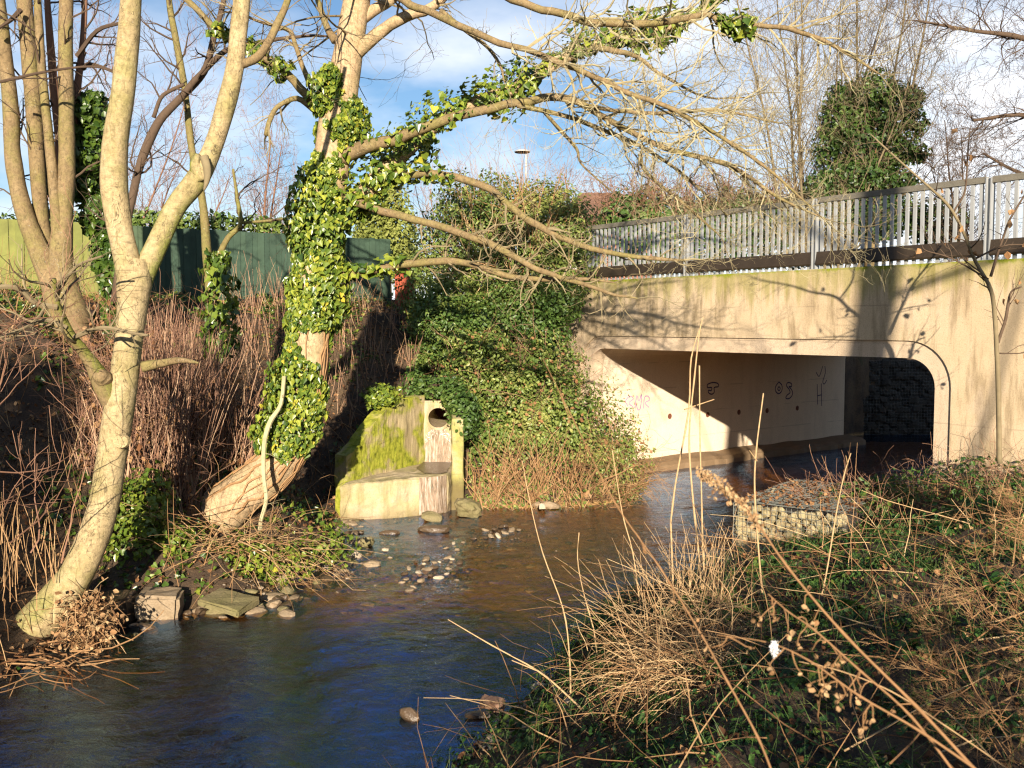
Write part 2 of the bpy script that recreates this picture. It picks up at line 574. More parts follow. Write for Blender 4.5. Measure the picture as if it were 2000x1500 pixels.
M['rail'] = m_noise('weathered_rail', [(.09, .08, .065), (.17, .155, .125), (.24, .22, .17)], 7, .8, 40, .5, .01, (1, 1, 4), fine=60)
M['kick'] = m_noise('rusty_brown_board', [(.018, .013, .009), (.040, .028, .018), (.06, .043, .028)], 3, .55, 30, .3, .005, fine=40, spec=.4)
M['wire'] = m_noise('gabion_wire', [(.16, .17, .15), (.30, .31, .27)], 20, .5, 60, .1, .001, spec=.5)
M['gstone'] = m_noise('gabion_stone', [(.22, .17, .085), (.38, .31, .17), (.47, .41, .28)], 2.2, .85, 22, .6, .02, fine=45)
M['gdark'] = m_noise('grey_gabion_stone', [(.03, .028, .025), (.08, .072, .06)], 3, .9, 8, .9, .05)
M['stone'] = m_noise('stream_stone', [(.14, .095, .055), (.27, .20, .125), (.40, .33, .24)], 3, .6, 20, .6, .02, fine=40)
M['wet'] = m_noise('wet_stone', [(.035, .022, .012), (.09, .06, .035), (.16, .11, .07)], 4, .28, 22, .6, .02, spec=.6)
M['pale'] = m_noise('pale_stone', [(.38, .30, .20), (.55, .46, .34)], 5, .75, 25, .5, .015, fine=40)
M['mossstone'] = m_noise('mossy_stone', [(.08, .09, .015), (.20, .17, .08), (.30, .23, .15)], 3.2, .8, 25, .7, .02, fine=40)
M['brickm'] = m_noise('old_brick', [(.26, .12, .07), (.42, .24, .15), (.50, .36, .26)], 9, .8, 40, .6, .01, fine=50)
M['ink'] = m_noise('purple_paint', [(.02, .012, .05), (.05, .03, .11)], 12, .6, 30, .1, .001)
M['inkpale'] = m_noise('faded_purple_paint', [(.26, .14, .30), (.40, .26, .40)], 12, .6, 30, .1, .001)
M['rusty'] = m_noise('rusty_hole', [(.08, .025, .015), (.20, .07, .04)], 30, .8, 40, .3, .005)
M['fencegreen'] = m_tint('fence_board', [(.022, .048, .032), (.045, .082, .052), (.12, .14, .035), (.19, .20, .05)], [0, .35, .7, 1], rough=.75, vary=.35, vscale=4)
M['redboard'] = m_noise('red_board', [(.30, .06, .03), (.44, .11, .06)], 4, .7, 30, .2, .004, (1, 1, .3))
M['soil'] = None
M['lampgrey'] = m_noise('lamp_metal', [(.35, .36, .38), (.5, .5, .5)], 4, .45, 20, .1, .002, spec=.5)
M['lampdark'] = m_noise('lamp_underside', [(.05, .05, .055), (.09, .09, .09)], 4, .4, 20, .1, .002)
M['white'] = m_noise('white_litter', [(.7, .7, .7), (.8, .8, .8)], 9, .6, 30, .2, .003)
M['asphalt'] = m_noise('asphalt', [(.04, .04, .042), (.06, .06, .06)], 6, .9, 90, .5, .005)
M['roof'] = m_noise('roof_tile', [(.12, .07, .05), (.18, .10, .07)], 4, .85, 20, .4, .02)
M['brickwall'] = m_noise('brick_wall', [(.28, .12, .08), (.38, .18, .12)], 6, .9, 20, .4, .01)
M['mossgreen'] = m_noise('moss_tuft', [(.10, .14, .01), (.26, .30, .03)], 9, .95, 50, 1, .03)

# ------------------------------------------------------------------ where the land lies
U = np.array([.598, -.801])           # along the bridge face, towards the right
NN = np.array([.801, .598])           # into the culvert
J0 = np.array([1.85, 22.82])          # foot of the opening's far side
OPW, SOF, TOP = 8.72, 3.10, 4.70      # opening width, soffit height, top of the concrete
CUL = 10.5                            # culvert length


def BP(s, t, z):
    p = J0 + U * s + NN * t
    return np.array([p[0], p[1], z])


LEFT = np.array([(-9, -6), (-7.6, 0), (-6.6, 4), (-5.7, 7), (-5.2, 9), (-5.3, 10.4), (-5.0, 11.6), (-4.2, 12.0), (-3.3, 12.4), (-3.15, 13.4),
                 (-2.7, 15.2), (-3.2, 16.6), (-3.25, 17.7), (-1.15, 18.8), (.3, 18.75), (1.5, 19.0), (2.5, 19.5), (2.7, 20.6), (2.2, 21.9), (1.9, 22.7)])
RIGHT = np.array([(-4.6, -6), (-3.0, 0), (-1.9, 4), (-1.0, 6.2), (-.45, 7.9), (.25, 9.4), (.8, 11.2), (1.3, 12.4), (2.4, 13.0), (3.6, 13.5), (4.5, 13.8), (4.6, 14.25),
                  (3.55, 15.0), (5.2, 17.3), (5.95, 17.4)])


def seg_dist(px, py, line):
    d = np.full(px.shape, 1e9)
    for a, b in zip(line[:-1], line[1:]):
        ab = b - a
        k = np.clip(((px - a[0]) * ab[0] + (py - a[1]) * ab[1]) / (ab @ ab), 0, 1)
        d = np.minimum(d, np.hypot(px - a[0] - k * ab[0], py - a[1] - k * ab[1]))
    return d


def inside(px, py, poly):
    c = np.zeros(px.shape, bool)
    n = len(poly)
    for i in range(n):
        a, b = poly[i], poly[(i + 1) % n]
        if a[1] == b[1]: continue
        cr = (a[1] > py) != (b[1] > py)
        c ^= cr & (px < (b[0] - a[0]) * (py - a[1]) / (b[1] - a[1]) + a[0])
    return c


STREAM = np.vstack([LEFT, RIGHT[::-1]])
PITW = np.array([(-2.2, 20.05), (-3.25, 18.2), (-3.3, 17.3), (-.85, 18.4), (-1.0, 20.05)])
PIPEW = np.array([(-1.95, 20.0), (-1.15, 20.0), (-1.15, 22.0), (-1.95, 22.0)])


def H(x, y):
    x = np.asarray(x, float); y = np.asarray(y, float)
    dl, dr = seg_dist(x, y, LEFT), seg_dist(x, y, RIGHT)
    ins = inside(x, y, STREAM)
    hl = np.interp(dl, [0, .5, 1.2, 3, 5, 6.5, 9], [-.02, .35, .9, 2.25, 3.8, 4.2, 4.3])
    # gentler bank by the multi-stemmed tree
    hr = np.interp(dr, [0, .4, 1.2, 2.5, 4.5, 8, 14], [-.02, .20, .62, 1.1, 1.42, 1.66, 1.75])
    near = np.clip((4.5 - np.hypot(x - .4, y)) / 4.5, 0, 1)
    hr = hr + .5 * near
    h = np.where(dl < dr, hl, hr)
    nz = fbm(x * 1.1 + 50, y * 1.1 + 50, 3) - .5
    nf = fbm(x * 4 + 20, y * 4 + 20, 9) - .5
    h = h + nz * .45 * np.clip(np.minimum(dl, dr) / 1.5, 0, 1) + nf * .10
    h = h - .55 * np.exp(-((x + 4.0) ** 2 / 1.0 + (y - 13.9) ** 2 / .5)) * ~ins
    bed = -.10 - .16 * np.clip(np.minimum(dl, dr) / 1.3, 0, 1) + nf * .10 + nz * .12
    h = np.where(ins, bed, h)
    # pit of the outfall
    h = np.where(inside(x, y, PITW), np.minimum(h, .15), h)
    h = np.where(inside(x, y, PIPEW), np.minimum(h, 1.2), h)
    s = (x - J0[0]) * U[0] + (y - J0[1]) * U[1]
    t = (x - J0[0]) * NN[0] + (y - J0[1]) * NN[1]
    # road embankment behind the bridge face
    inc = (s > -.3) & (s < OPW + .3)
    h = np.where((t > .0) & inc, np.minimum(bed, -.15), h)
    h = np.where((t > .45) & ~inc & (t < CUL - .35), 4.42, h)
    far = t >= CUL - .35
    gl = 31.3 + .02 * (x - 10)
    hf = np.interp(y - gl, [0.8, 1.2, 5, 8], [-.25, 2.3, 4.0, 4.35])
    hf = np.where(s < -1.0, 4.35, hf)
    h = np.where(far, hf, h)
    # far ground, level with the road
    far2 = np.clip((y - 45) / 20, 0, 1)
    h = h * (1 - far2) + (4.3 + .0 * x) * far2
    return h


def axis(lo, hi, step, out):
    a = list(np.arange(lo, hi, step))
    d, v = step, hi
    r = []
    while v < out:
        r.append(v); d *= 1.35; v += d
    r.append(out)
    d, v = step, lo
    l = []
    while v > -out:
        d *= 1.35; v -= d; l.append(v)
    return np.array(l[::-1] + a + r)


gx, gy = axis(-15, 14, .17, 900), axis(-2, 34, .17, 900)
XX, YY = np.meshgrid(gx, gy)
ZZ = H(XX, YY)
g = Geo()
nx, ny = len(gx), len(gy)
i = (np.arange(ny - 1)[:, None] * nx + np.arange(nx - 1)[None]).ravel()
g.add(np.stack([XX, YY, ZZ], -1).reshape(-1, 3), [np.stack([i, i + 1, i + 1 + nx, i + nx], 1)])

m, t, b, o = nodes_of('bank_soil')
c = ramp(t, noise_(t, 1.3, 7, .65), [(.025, .017, .010), (.065, .040, .022), (.105, .068, .035), (.05, .055, .018)], [.3, .47, .6, .75])
c = mixc(t, .6, c, ramp(t, noise_(t, 24, 4, .75), [(.25, .22, .2), (1.0, 1, 1), (1.7, 1.5, 1.3)], [.3, .5, .72]), 'MULTIPLY')
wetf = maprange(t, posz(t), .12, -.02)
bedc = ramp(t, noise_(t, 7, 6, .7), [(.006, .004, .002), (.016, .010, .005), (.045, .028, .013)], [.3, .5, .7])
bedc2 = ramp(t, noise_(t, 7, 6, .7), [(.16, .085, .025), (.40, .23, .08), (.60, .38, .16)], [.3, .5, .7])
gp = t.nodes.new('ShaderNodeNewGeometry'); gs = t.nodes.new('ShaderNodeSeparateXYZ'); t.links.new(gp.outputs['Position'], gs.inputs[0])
bedc = mixc(t, maprange(t, math_(t, 'ADD', gs.outputs[1], math_(t, 'MULTIPLY', noise_(t, .8, 4, .6), 3.0)), 12.9, 15.2), bedc, bedc2)  # near bed coloured darker, standing in for shade and deeper water; paler gravel midstream
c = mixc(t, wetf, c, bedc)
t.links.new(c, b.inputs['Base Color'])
b.inputs['Roughness'].default_value = .9
bump(t, b, math_(t, 'ADD', noise_(t, 30, 5, .7), noise_(t, 7, 4, .6)), .8, .04)
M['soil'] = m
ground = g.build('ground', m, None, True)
tag(ground, 'earth banks and stream bed covered in leaf litter', None, None, 'structure')

# ------------------------------------------------------------------ water
wp = np.array([(-16, -8), (-10, 4), (-8.5, 11), (-6.2, 13.5), (-4.5, 17), (-4.2, 18.8), (-2, 21), (1.6, 22.9)] +
              [tuple(J0 + NN * (CUL + .1) + U * .05), (9.2, 33), (30, 33), (24, 18)] + [tuple(J0 + NN * (CUL) + U * OPW), tuple(J0 + U * OPW), (7, 15), (5.5, 12), (3.5, 10), (2, 4), (2, -8)])
wx, wy = np.arange(-9, 18, .10), np.arange(3, 33, .10)
WX, WY = np.meshgrid(wx, wy)
fl = WX * .75 + WY * .66                                  # along the flow
fc = -WX * .66 + WY * .75
WZ = .060 * (fbm(fl * 1.5, fc * 3.0, 30, 4) - .5) + .022 * (fbm(fl * 4.5, fc * 8.0, 41, 3) - .5)
rip = np.exp(-((WX + .4) ** 2 + (WY - 13.2) ** 2) / 6)
WZ = WZ * (.5 + 1.2 * rip + .4 * fbm(WX * .4, WY * .4, 77))
ins = inside(WX, WY, wp)
idx = np.full(WX.shape, -1)
cell = ins[:-1, :-1] & ins[1:, :-1] & ins[:-1, 1:] & ins[1:, 1:]
g = Geo()
i = (np.arange(len(wy) - 1)[:, None] * len(wx) + np.arange(len(wx) - 1)[None])[cell]
g.add(np.stack([WX, WY, WZ], -1).reshape(-1, 3), [np.stack([i, i + 1, i + 1 + len(wx), i + len(wx)], 1)])
m, t, b, o = nodes_of('stream_water')
t.nodes.remove(b)
tr = t.nodes.new('ShaderNodeBsdfTransparent'); tr.inputs[0].default_value = (.85, .66, .38, 1)
gl = t.nodes.new('ShaderNodeBsdfGlossy'); gl.inputs['Color'].default_value = (.34, .58, 1.0, 1); gl.inputs['Roughness'].default_value = .04  # blue tint put into the reflection colour to deepen the mirrored sky
# Schlick reflectance, the same from above and from below
wg = t.nodes.new('ShaderNodeNewGeometry'); ws = t.nodes.new('ShaderNodeSeparateXYZ')
t.links.new(wg.outputs['Incoming'], ws.inputs[0])
fc_ = math_(t, 'SUBTRACT', 1.0, math_(t, 'ABSOLUTE', ws.outputs[2]), True)
fac_ = math_(t, 'ADD', math_(t, 'MULTIPLY', math_(t, 'POWER', fc_, 5.0), .78), .22, True)
mx = t.nodes.new('ShaderNodeMixShader')
h1 = noise_(t, 4.5, 5, .6, (1.0, 1.3, 1), 1.2)
h2 = noise_(t, 15.0, 3, .55, (1.0, 1.25, 1), 1.2)
hh = math_(t, 'ADD', h1, math_(t, 'MULTIPLY', h2, math_(t, 'MULTIPLY', maprange(t, noise_(t, .7, 3, .5), .35, .65), .35)))
bn = N_(t, 'ShaderNodeBump', Strength=1.0, Distance=.014)
t.links.new(hh, bn.inputs['Height'])
for nd in (gl,): t.links.new(bn.outputs[0], nd.inputs['Normal'])
t.links.new(fac_, mx.inputs[0]); t.links.new(tr.outputs[0], mx.inputs[1]); t.links.new(gl.outputs[0], mx.inputs[2])
t.links.new(mx.outputs[0], o.inputs[0])
water = g.build('water', m, None, True)
tag(water, 'shallow rippling brown stream reflecting blue sky', None, None, 'structure')

# ------------------------------------------------------------------ bridge
br = root('concrete_bridge', BP(4, 0, 0), 'concrete road bridge with a wide rounded rectangular opening over the stream', 'bridge')


def opening(off, rad, nseg=10):
    """outline (s, z) of the opening grown by off"""
    a, bb, zt = -off, OPW + off, SOF + off
    p = [(a, -.6)]
    for k in range(nseg + 1):
        q = math.pi - k * math.pi / 2 / nseg
        p.append((a + rad + rad * math.cos(q), zt - rad + rad * math.sin(q)))
    for k in range(1, 24): p.append((a + rad + (bb - a - 2 * rad) * k / 24, zt))
    for k in range(nseg + 1):
        q = math.pi / 2 - k * math.pi / 2 / nseg
        p.append((bb - rad + rad * math.cos(q), zt - rad + rad * math.sin(q)))
    p.append((bb, -.6))
    return p


def face_with_hole(g, out, t0, t1, sl, sr, zt):
    """front plate at depth t0, reveal back to t1"""
    for (a, za), (c, zc) in zip(out[:-1], out[1:]):
        if abs(a - c) > 1e-6:
            g.ngon([BP(a, t0, za), BP(c, t0, zc), BP(c, t0, zt), BP(a, t0, zt)])
        g.ngon([BP(a, t0, za), BP(a, t1, za), BP(c, t1, zc), BP(c, t0, zc)])
    l, r = out[0], out[-1]
    g.ngon([BP(sl, t0, -.6), BP(l[0], t0, -.6), BP(l[0], t0, zt), BP(sl, t0, zt)])
    g.ngon([BP(r[0], t0, -.6), BP(sr, t0, -.6), BP(sr, t0, zt), BP(r[0], t0, zt)])
    g.ngon([BP(sl, t0, zt), BP(sr, t0, zt), BP(sr, t1, zt), BP(sl, t1, zt)])


hood = opening(.30, .78)
inner = opening(0, .50)
g = Geo()
face_with_hole(g, hood, 0.0, .5, -5.0, 16.0, TOP)
g.build('face_wall', M['concrete'], br)
g = Geo()
for (a, za), (c, zc), (a2, za2), (c2, zc2) in zip(inner[:-1], inner[1:], hood[:-1], hood[1:]):
    g.ngon([BP(a, .04, za), BP(c, .04, zc), BP(c2, .04, zc2), BP(a2, .04, za2)])
    g.ngon([BP(a, .04, za), BP(a, .46, za), BP(c, .46, zc), BP(c, .04, zc)])
M['concrete_band'] = m_concrete('smooth_concrete_band', [(.42, .315, .215), (.56, .44, .315), (.64, .51, .385)], stain=.3, damp=.3)
g.build('arch_band', M['concrete_band'], br)
# barrel
g = Geo()
box(g, BP(-.02, .46, -.6), np.array([*(-U * .6), 0]), np.array([*(NN * (CUL - .46)), 0]), (0, 0, SOF + .6))
wall_l = g.build('abutment_wall', M['concrete_in'], br)
g = Geo()
box(g, BP(OPW + .02, .46, -.6), np.array([*(U * .6), 0]), np.array([*(NN * (CUL - .46)), 0]), (0, 0, SOF + .6))
g.build('abutment_wall', M['concrete_in'], br)
g = Geo()
box(g, BP(-.7, .502, SOF + .003), np.array([*(U * (OPW + 1.4)), 0]), np.array([*(NN * (CUL - .5)), 0]), (0, 0, TOP - SOF - .05))
g.build('deck_slab', M['concrete_in'], br)
# rounded upper corners inside
for side in (0, 1):
    g = Geo()
    pr = []
    for k in range(9):
        q = k * math.pi / 2 / 8
        x = .5 - .5 * math.cos(q) - .01
        z = SOF - .5 + .5 * math.sin(q) + .008
        pr.append((x if side == 0 else OPW - x, z))
    for (a, za), (c, zc) in zip(pr[:-1], pr[1:]):
        g.ngon([BP(a, .46, za), BP(c, .46, zc), BP(c, CUL, zc), BP(a, CUL, za)])
    g.build('haunch', M['concrete_in'], br, True)
# silted ledge along the far wall
g = Geo()
tt = np.linspace(-1.6, CUL + .2, 60)
for ta, tb in zip(tt[:-1], tt[1:]):
    pa, pb = [], []
    for q, lst in ((ta, pa), (tb, pb)):
        w = .62 + .18 * (vn(q * .9, 3.3, 5) - .5) + .1 * (vn(q * 4, 1.3, 6) - .5) + (.5 if q < 0 else 0)
        hh_ = .20 + .05 * (vn(q * 1.3, 8, 2) - .5)
        for x, z in ((-.02, hh_ + .05), (w * .8, hh_), (w, hh_ - .07), (w + .06, -.5)): lst.append(BP(x, q, z))
    for k in range(3): g.ngon([pa[k], pb[k], pb[k + 1], pa[k + 1]])
g.build('ledge', M['ledge'], br, True)
# paint on the far abutment wall
WP0 = BP(-.02 + .02, 1, 1)
WN = np.array([U[0], U[1], 0])


def strokes(name, polys, width, mat, label=None):
    g = Geo()
    for pl in polys:
        P = smooth_path([on_plane(x, y, BP(-.016, 1, 1), WN) for x, y in pl], 3)
        T = np.gradient(P, axis=0); T /= np.linalg.norm(T, axis=1, keepdims=True)
        S = np.cross(T, WN) * width / 2
        for k in range(len(P) - 1):
            g.ngon([P[k] - S[k], P[k + 1] - S[k + 1], P[k + 1] + S[k + 1], P[k] + S[k]])
    o = g.build(name, mat, br)
    if label: o['label'] = label
    return o


strokes('graffiti_letter', [[(1383, 750), (1392, 747), (1402, 749), (1403, 755), (1395, 757), (1395, 766), (1390, 770), (1384, 767), (1384, 762), (1389, 763), (1390, 757), (1382, 757), (1382, 751), (1386, 749)]], .035, M['ink'], 'purple outlined letter J')
strokes('graffiti_letter', [[(1521, 746), (1515, 755), (1515, 764), (1521, 769), (1527, 763), (1527, 752), (1521, 746)], [(1521, 755), (1519, 760), (1522, 763), (1524, 758), (1521, 755)]], .035, M['ink'], 'purple outlined letter O')
strokes('graffiti_letter', [[(1546, 749), (1539, 747), (1536, 753), (1541, 760), (1543, 767), (1537, 772), (1535, 778), (1542, 778), (1548, 770), (1546, 761), (1541, 755), (1546, 755), (1546, 749)]], .035, M['ink'], 'purple outlined letter S')
for pl in ([[(1226, 793), (1222, 783), (1230, 774), (1237, 779), (1228, 787), (1236, 795), (1228, 800)]], [[(1240, 797), (1244, 772), (1248, 784), (1253, 770), (1251, 797), (1246, 800), (1243, 790)]],
           [[(1257, 798), (1259, 776), (1266, 774), (1269, 781), (1260, 787), (1268, 796)]]):
    strokes('graffiti_scribble', pl, .028, M['inkpale'], 'faded purple scribble on the sunlit wall')
strokes('graffiti_letter', [[(1596, 750), (1597, 790)], [(1604, 749), (1605, 793)], [(1596, 773), (1605, 771)]], .03, M['ink'], 'thin dark letter H near the far end')
for pl in ([(1594, 727), (1600, 735), (1607, 715)], [(1611, 715), (1612, 728), (1607, 745), (1610, 750), (1615, 742)]):
    strokes('graffiti_scribble', [pl], .03, M['ink'])
for x, y in ((1308, 813), (1382, 810), (1443, 805), (1498, 802), (1557, 797)):
    c = on_plane(x, y, BP(-.02, 1, 1), WN)
    g = Geo()
    an = np.linspace(0, 2 * math.pi, 15)[:-1]
    dn = np.array([*NN, 0])
    ring = [c + WN * .006 + (dn * math.cos(q) * .075 + np.array([0, 0, 1]) * math.sin(q) * .075) for q in an]
    ring2 = [c + WN * .006 + (dn * math.cos(q) * .055 + np.array([0, 0, 1]) * math.sin(q) * .055) for q in an]
    ring3 = [p - WN * .03 for p in ring2]
    for k in range(14):
        k2 = (k + 1) % 14
        g.ngon([ring[k], ring[k2], ring2[k2], ring2[k]])
    g.ngon([p - WN * .0035 for p in ring2])
    g.build('weep_hole', M['rusty'], br)

# road on the deck
g = Geo()
box(g, BP(-40, .9, 4.44), np.array([*(U * 80), 0]), np.array([*(NN * 8.6), 0]), (0, 0, .05))
tag(g.build('road', M['asphalt']), 'asphalt road crossing the bridge', None, None, 'structure')

# ------------------------------------------------------------------ railing
rl = root('bridge_railing', BP(4, .2, 4.75), 'grey bar railing with brown kick board along the bridge edge', 'railing')
RT = .13
POSTS = [-.15, 3.02, 6.25, 9.5, 12.7]
TOPZ, KZ0, KZ1 = 6.03, 4.775, 5.03
u3, n3, z3 = np.array([*U, 0]), np.array([*NN, 0]), np.array([0, 0, 1.0])
gb = Geo(); box(gb, (-.0275 * u3 - .02 * n3), .055 * u3, .04 * n3, z3 * (TOPZ - 4.705 - .085))
bal_me = gb.mesh('baluster', M['zinc'])
for a, c in zip(POSTS[:-1], POSTS[1:]):
    g = Geo()
    box(g, BP(a + .055, RT - .045, TOPZ - .10) + z3 * rng.normal(0, .006), u3 * (c - a - .11), n3 * .10, z3 * .10 )
    g.build('top_rail', M['rail'], rl)
    g = Geo()
    # tilted kick board with a folded lower lip
    pr = [(RT - .060, KZ0), (RT - .075, KZ0 + .03), (RT - .036, KZ1), (RT - .030, KZ1 - .002), (RT - .055, KZ0)]
    for (ta, za), (tb, zb) in zip(pr, pr[1:] + pr[:1]):
        g.ngon([BP(a + .05, ta, za), BP(c - .05, ta, za), BP(c - .05, tb, zb), BP(a + .05, tb, zb)])
    g.build('kick_board', M['kick'], rl)
    nb = int(round((c - a) / .141)) - 1
    for k in range(nb):
        s = a + (c - a) * (k + 1) / (nb + 1)
        o = link('baluster', bal_me, rl)
        o.location = BP(s, RT, 4.705)
        o.rotation_euler = (rng.normal(0, .004), rng.normal(0, .004), rng.normal(0, .04))
for a in POSTS:
    g = Geo()
    for off in (-.05, .03):
        box(g, BP(a + off, RT - .06, 4.66), u3 * .02, n3 * .12, z3 * (TOPZ - 4.66 - .012))
    box(g, BP(a - .03, RT - .018, 4.66), u3 * .06, n3 * .036, z3 * (TOPZ - 4.66 - .02))
    box(g, BP(a - .10, RT - .10, 4.69), u3 * .20, n3 * .20, z3 * .02)
    g.build('post', M['zinc'], rl)

# ------------------------------------------------------------------ far gabion wall beyond the culvert
fg = root('gabion_wall', (12, 31.6, 0), 'dark two-tier gabion wall seen through the bridge opening', 'gabion wall')
for tier, (z0, z1, yo, x0) in enumerate(((-.3, 1.25, 0.0, 10.9), (1.25, 2.45, .35, 8.8))):
    g = Geo()
    for xx in np.arange(x0, 19, .20):
        for zz in np.arange(z0 + .1, z1 - .05, .17):
            c = np.array([xx + rng.normal(0, .06), 31.45 + yo + rng.normal(0, .03), zz + rng.normal(0, .05)])
            r = .07 + .07 * rng.random()
            ph = rnd_unit(14)
            bmv = c + ph * r * (0.8 + .4 * rng.random((14, 1)))
            hullv = [c + r * np.array(q) * (1 + .3 * (rng.random() - .5)) for q in ((-1.1, -.7, -.9), (1.1, -.7, -.9), (1.1, -.7, .9), (-1.1, -.7, .9), (-.6, -1, -.4), (.6, -1, -.5), (.5, -1, .5), (-.5, -1, .4))]
            g.add(hullv, [np.array([[4, 5, 6, 7], [0, 1, 5, 4], [1, 2, 6, 5], [2, 3, 7, 6], [3, 0, 4, 7]])])
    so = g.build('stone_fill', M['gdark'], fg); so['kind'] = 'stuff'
    g = Geo()
    box(g, (x0, 31.50 + yo, z0), (9, 0, 0), (0, .9, 0), (0, 0, z1 - z0 - .02))
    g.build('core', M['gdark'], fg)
    g = Geo()
    for xx in np.arange(x0, 19.01, .10): tube(g, [(xx, 31.33 + yo, z0), (xx, 31.33 + yo, z1)], .002, 3)
    for zz in np.arange(z0, z1 + .01, .10): tube(g, [(x0, 31.328 + yo, zz), (19, 31.328 + yo, zz)], .002, 3)
    for xx in np.arange(x0, 19.01, .10): tube(g, [(xx, 31.33 + yo, z1), (xx, 31.9 + yo, z1 + .03)], .0035, 3)
    wo_ = g.build('wire_cage', M['wire'], fg); wo_['kind'] = 'stuff'

# ------------------------------------------------------------------ stones
def rock_mesh(name, mat, size, seed, flat=1.0, sub=2, boxy=0.0):
    bm = bmesh.new()
    bmesh.ops.create_icosphere(bm, subdivisions=sub, radius=1)
    r = np.random.default_rng(seed)
    planes = [(unit(r.normal(size=3)), .62 + .3 * r.random()) for _ in range(9)]
    for v in bm.verts:
        p = np.array(v.co)
        if boxy:
            mxv = np.abs(p).max(); p = p * (1 - boxy) + p / mxv * .8 * boxy
        for nrm, d in planes:
            k = p @ nrm
            if k > d: p = p - nrm * (k - d) * .85
        p = p * (1 + .05 * r.normal())
        v.co = (p[0] * size[0], p[1] * size[1], p[2] * size[2] * flat)
    me = bpy.data.meshes.new(name)
    bm.to_mesh(me); bm.free()
    me.materials.append(mat)
    for pl in me.polygons: pl.use_smooth = False
    return me


def stone(name, px, py, size, mat, label, group=None, seed=0, z=0.0, boxy=0.0, rot=(0, 0, 0), sub=2, zoff=0.0, cat='stone'):
    p = G(px, py, z)
    o = link(name, rock_mesh(name, M[mat], size, seed, 1, sub, boxy))
    o.location = (p[0], p[1], z + zoff)
    o.rotation_euler = rot
    tag(o, label, cat, group)
    return o


# ------------------------------------------------------------------ near gabion basket
A2 = np.array([3.55, 15.0]); E1 = np.array([.82, -.572]); E2 = np.array([.60, .80])
GW, GL, GH0, GH = 1.75, 2.7, -.15, .84
gb_ = root('gabion_basket', (*A2, 0), 'wire gabion basket of yellow stones at the water edge', 'gabion basket')
variants = [rock_mesh('stone', M['gstone'], (1, 1, 1), 100 + k, 1, 2, .55) for k in range(8)]


def gpt(a, b_, z):
    p = A2 + E1 * a + E2 * b_
    return np.array([p[0], p[1], z])


placed = []
for face in (0, 1):
    L = GW if face == 0 else GL
    pts = []
    tries = 0
    while tries < 2600:
        tries += 1
        a, z = rng.random() * L, GH0 + rng.random() * (GH - GH0)
        r = .055 + .075 * rng.random()
        if all((a - q[0]) ** 2 + (z - q[1]) ** 2 > (.72 * (r + q[2])) ** 2 for q in pts):
            if r < a < L - r * .6 and GH0 + r * .5 < z < GH - r * .75: pts.append((a, z, r))
    for a, z, r in pts:
        o = link('stone', variants[rng.integers(8)], gb_)
        o.location = gpt(a, r * .8 + .012, z) if face == 0 else gpt(r * .8 + .012, a, z)
        o.scale = np.array([1.12, 1.12, 1.0]) * r * (1 + .2 * (rng.random(3) - .5))
        o.rotation_euler = rng.random(3) * 6.28
g = Geo()
box(g, gpt(.14, .14, GH0), np.array([*(E1 * (GW - .16)), 0]), np.array([*(E2 * (GL - .16)), 0]), (0, 0, GH - GH0 - .06))
g.build('stone_core', M['gdark'], gb_)
g = Geo()
st = .078
def wob(p): return p + rng.normal(0, .004, 3)
for a in np.arange(0, GW + .01, st):
    tube(g, [wob(gpt(a, -.004, z)) for z in np.linspace(GH0, GH, 5)], .003, 4)
    tube(g, [wob(gpt(a, b_, GH + .008 + .015 * vn(a * 3, b_ * 3))) for b_ in np.linspace(0, GL, 9)], .003, 4)
for z in np.arange(GH0, GH + .01, st):
    tube(g, [wob(gpt(a, -.008, z)) for a in np.linspace(0, GW, 7)], .003, 4)
    tube(g, [wob(gpt(-.008, b_, z)) for b_ in np.linspace(0, GL, 9)], .003, 4)
for b_ in np.arange(0, GL + .01, st):
    tube(g, [wob(gpt(-.004, b_, z)) for z in np.linspace(GH0, GH, 5)], .003, 4)
    tube(g, [wob(gpt(a, b_, GH + .014 + .015 * vn(a * 3, b_ * 3))) for a in np.linspace(0, GW, 7)], .003, 4)
for q in ((0, 0), (GW, 0)):
    th = np.linspace(0, 40, 160)
    tube(g, [gpt(q[0] + .010 * math.cos(k * 3), q[1] + .010 * math.sin(k * 3), GH0 + (GH - GH0) * k / 40) for k in th], .003, 3)
g.build('wire_cage', M['wire'], gb_)
g = Geo()
n = 900
a, b_ = rng.random(n) * GW, rng.random(n) * GL
P = np.array([gpt(x, y, GH + .0 + .03 * rng.random()) for x, y in zip(a, b_)])
leaves(g, P, rnd_unit(n) * .7 + [0, 0, 1], rnd_unit(n), .04 + .05 * rng.random(n), LEAF_DEAD, rng.random(n) * .8)
lo = g.build('fallen_leaves', M['litter'], gb_); lo['kind'] = 'stuff'

# ------------------------------------------------------------------ outfall
def bevel(o, w):
    mo = o.modifiers.new('bevel', 'BEVEL'); mo.width = w; mo.segments = 3; mo.limit_method = 'ANGLE'
    sb = o.modifiers.new('cuts', 'SUBSURF'); sb.subdivision_type = 'SIMPLE'; sb.levels = sb.render_levels = 4
    if 'worn' not in bpy.data.textures:
        tx = bpy.data.textures.new('worn', 'CLOUDS'); tx.noise_scale = .22; tx.noise_depth = 4
    dm = o.modifiers.new('wear', 'DISPLACE'); dm.texture = bpy.data.textures['worn']; dm.texture_coords = 'GLOBAL'; dm.strength = .07; dm.mid_level = .5
    return o


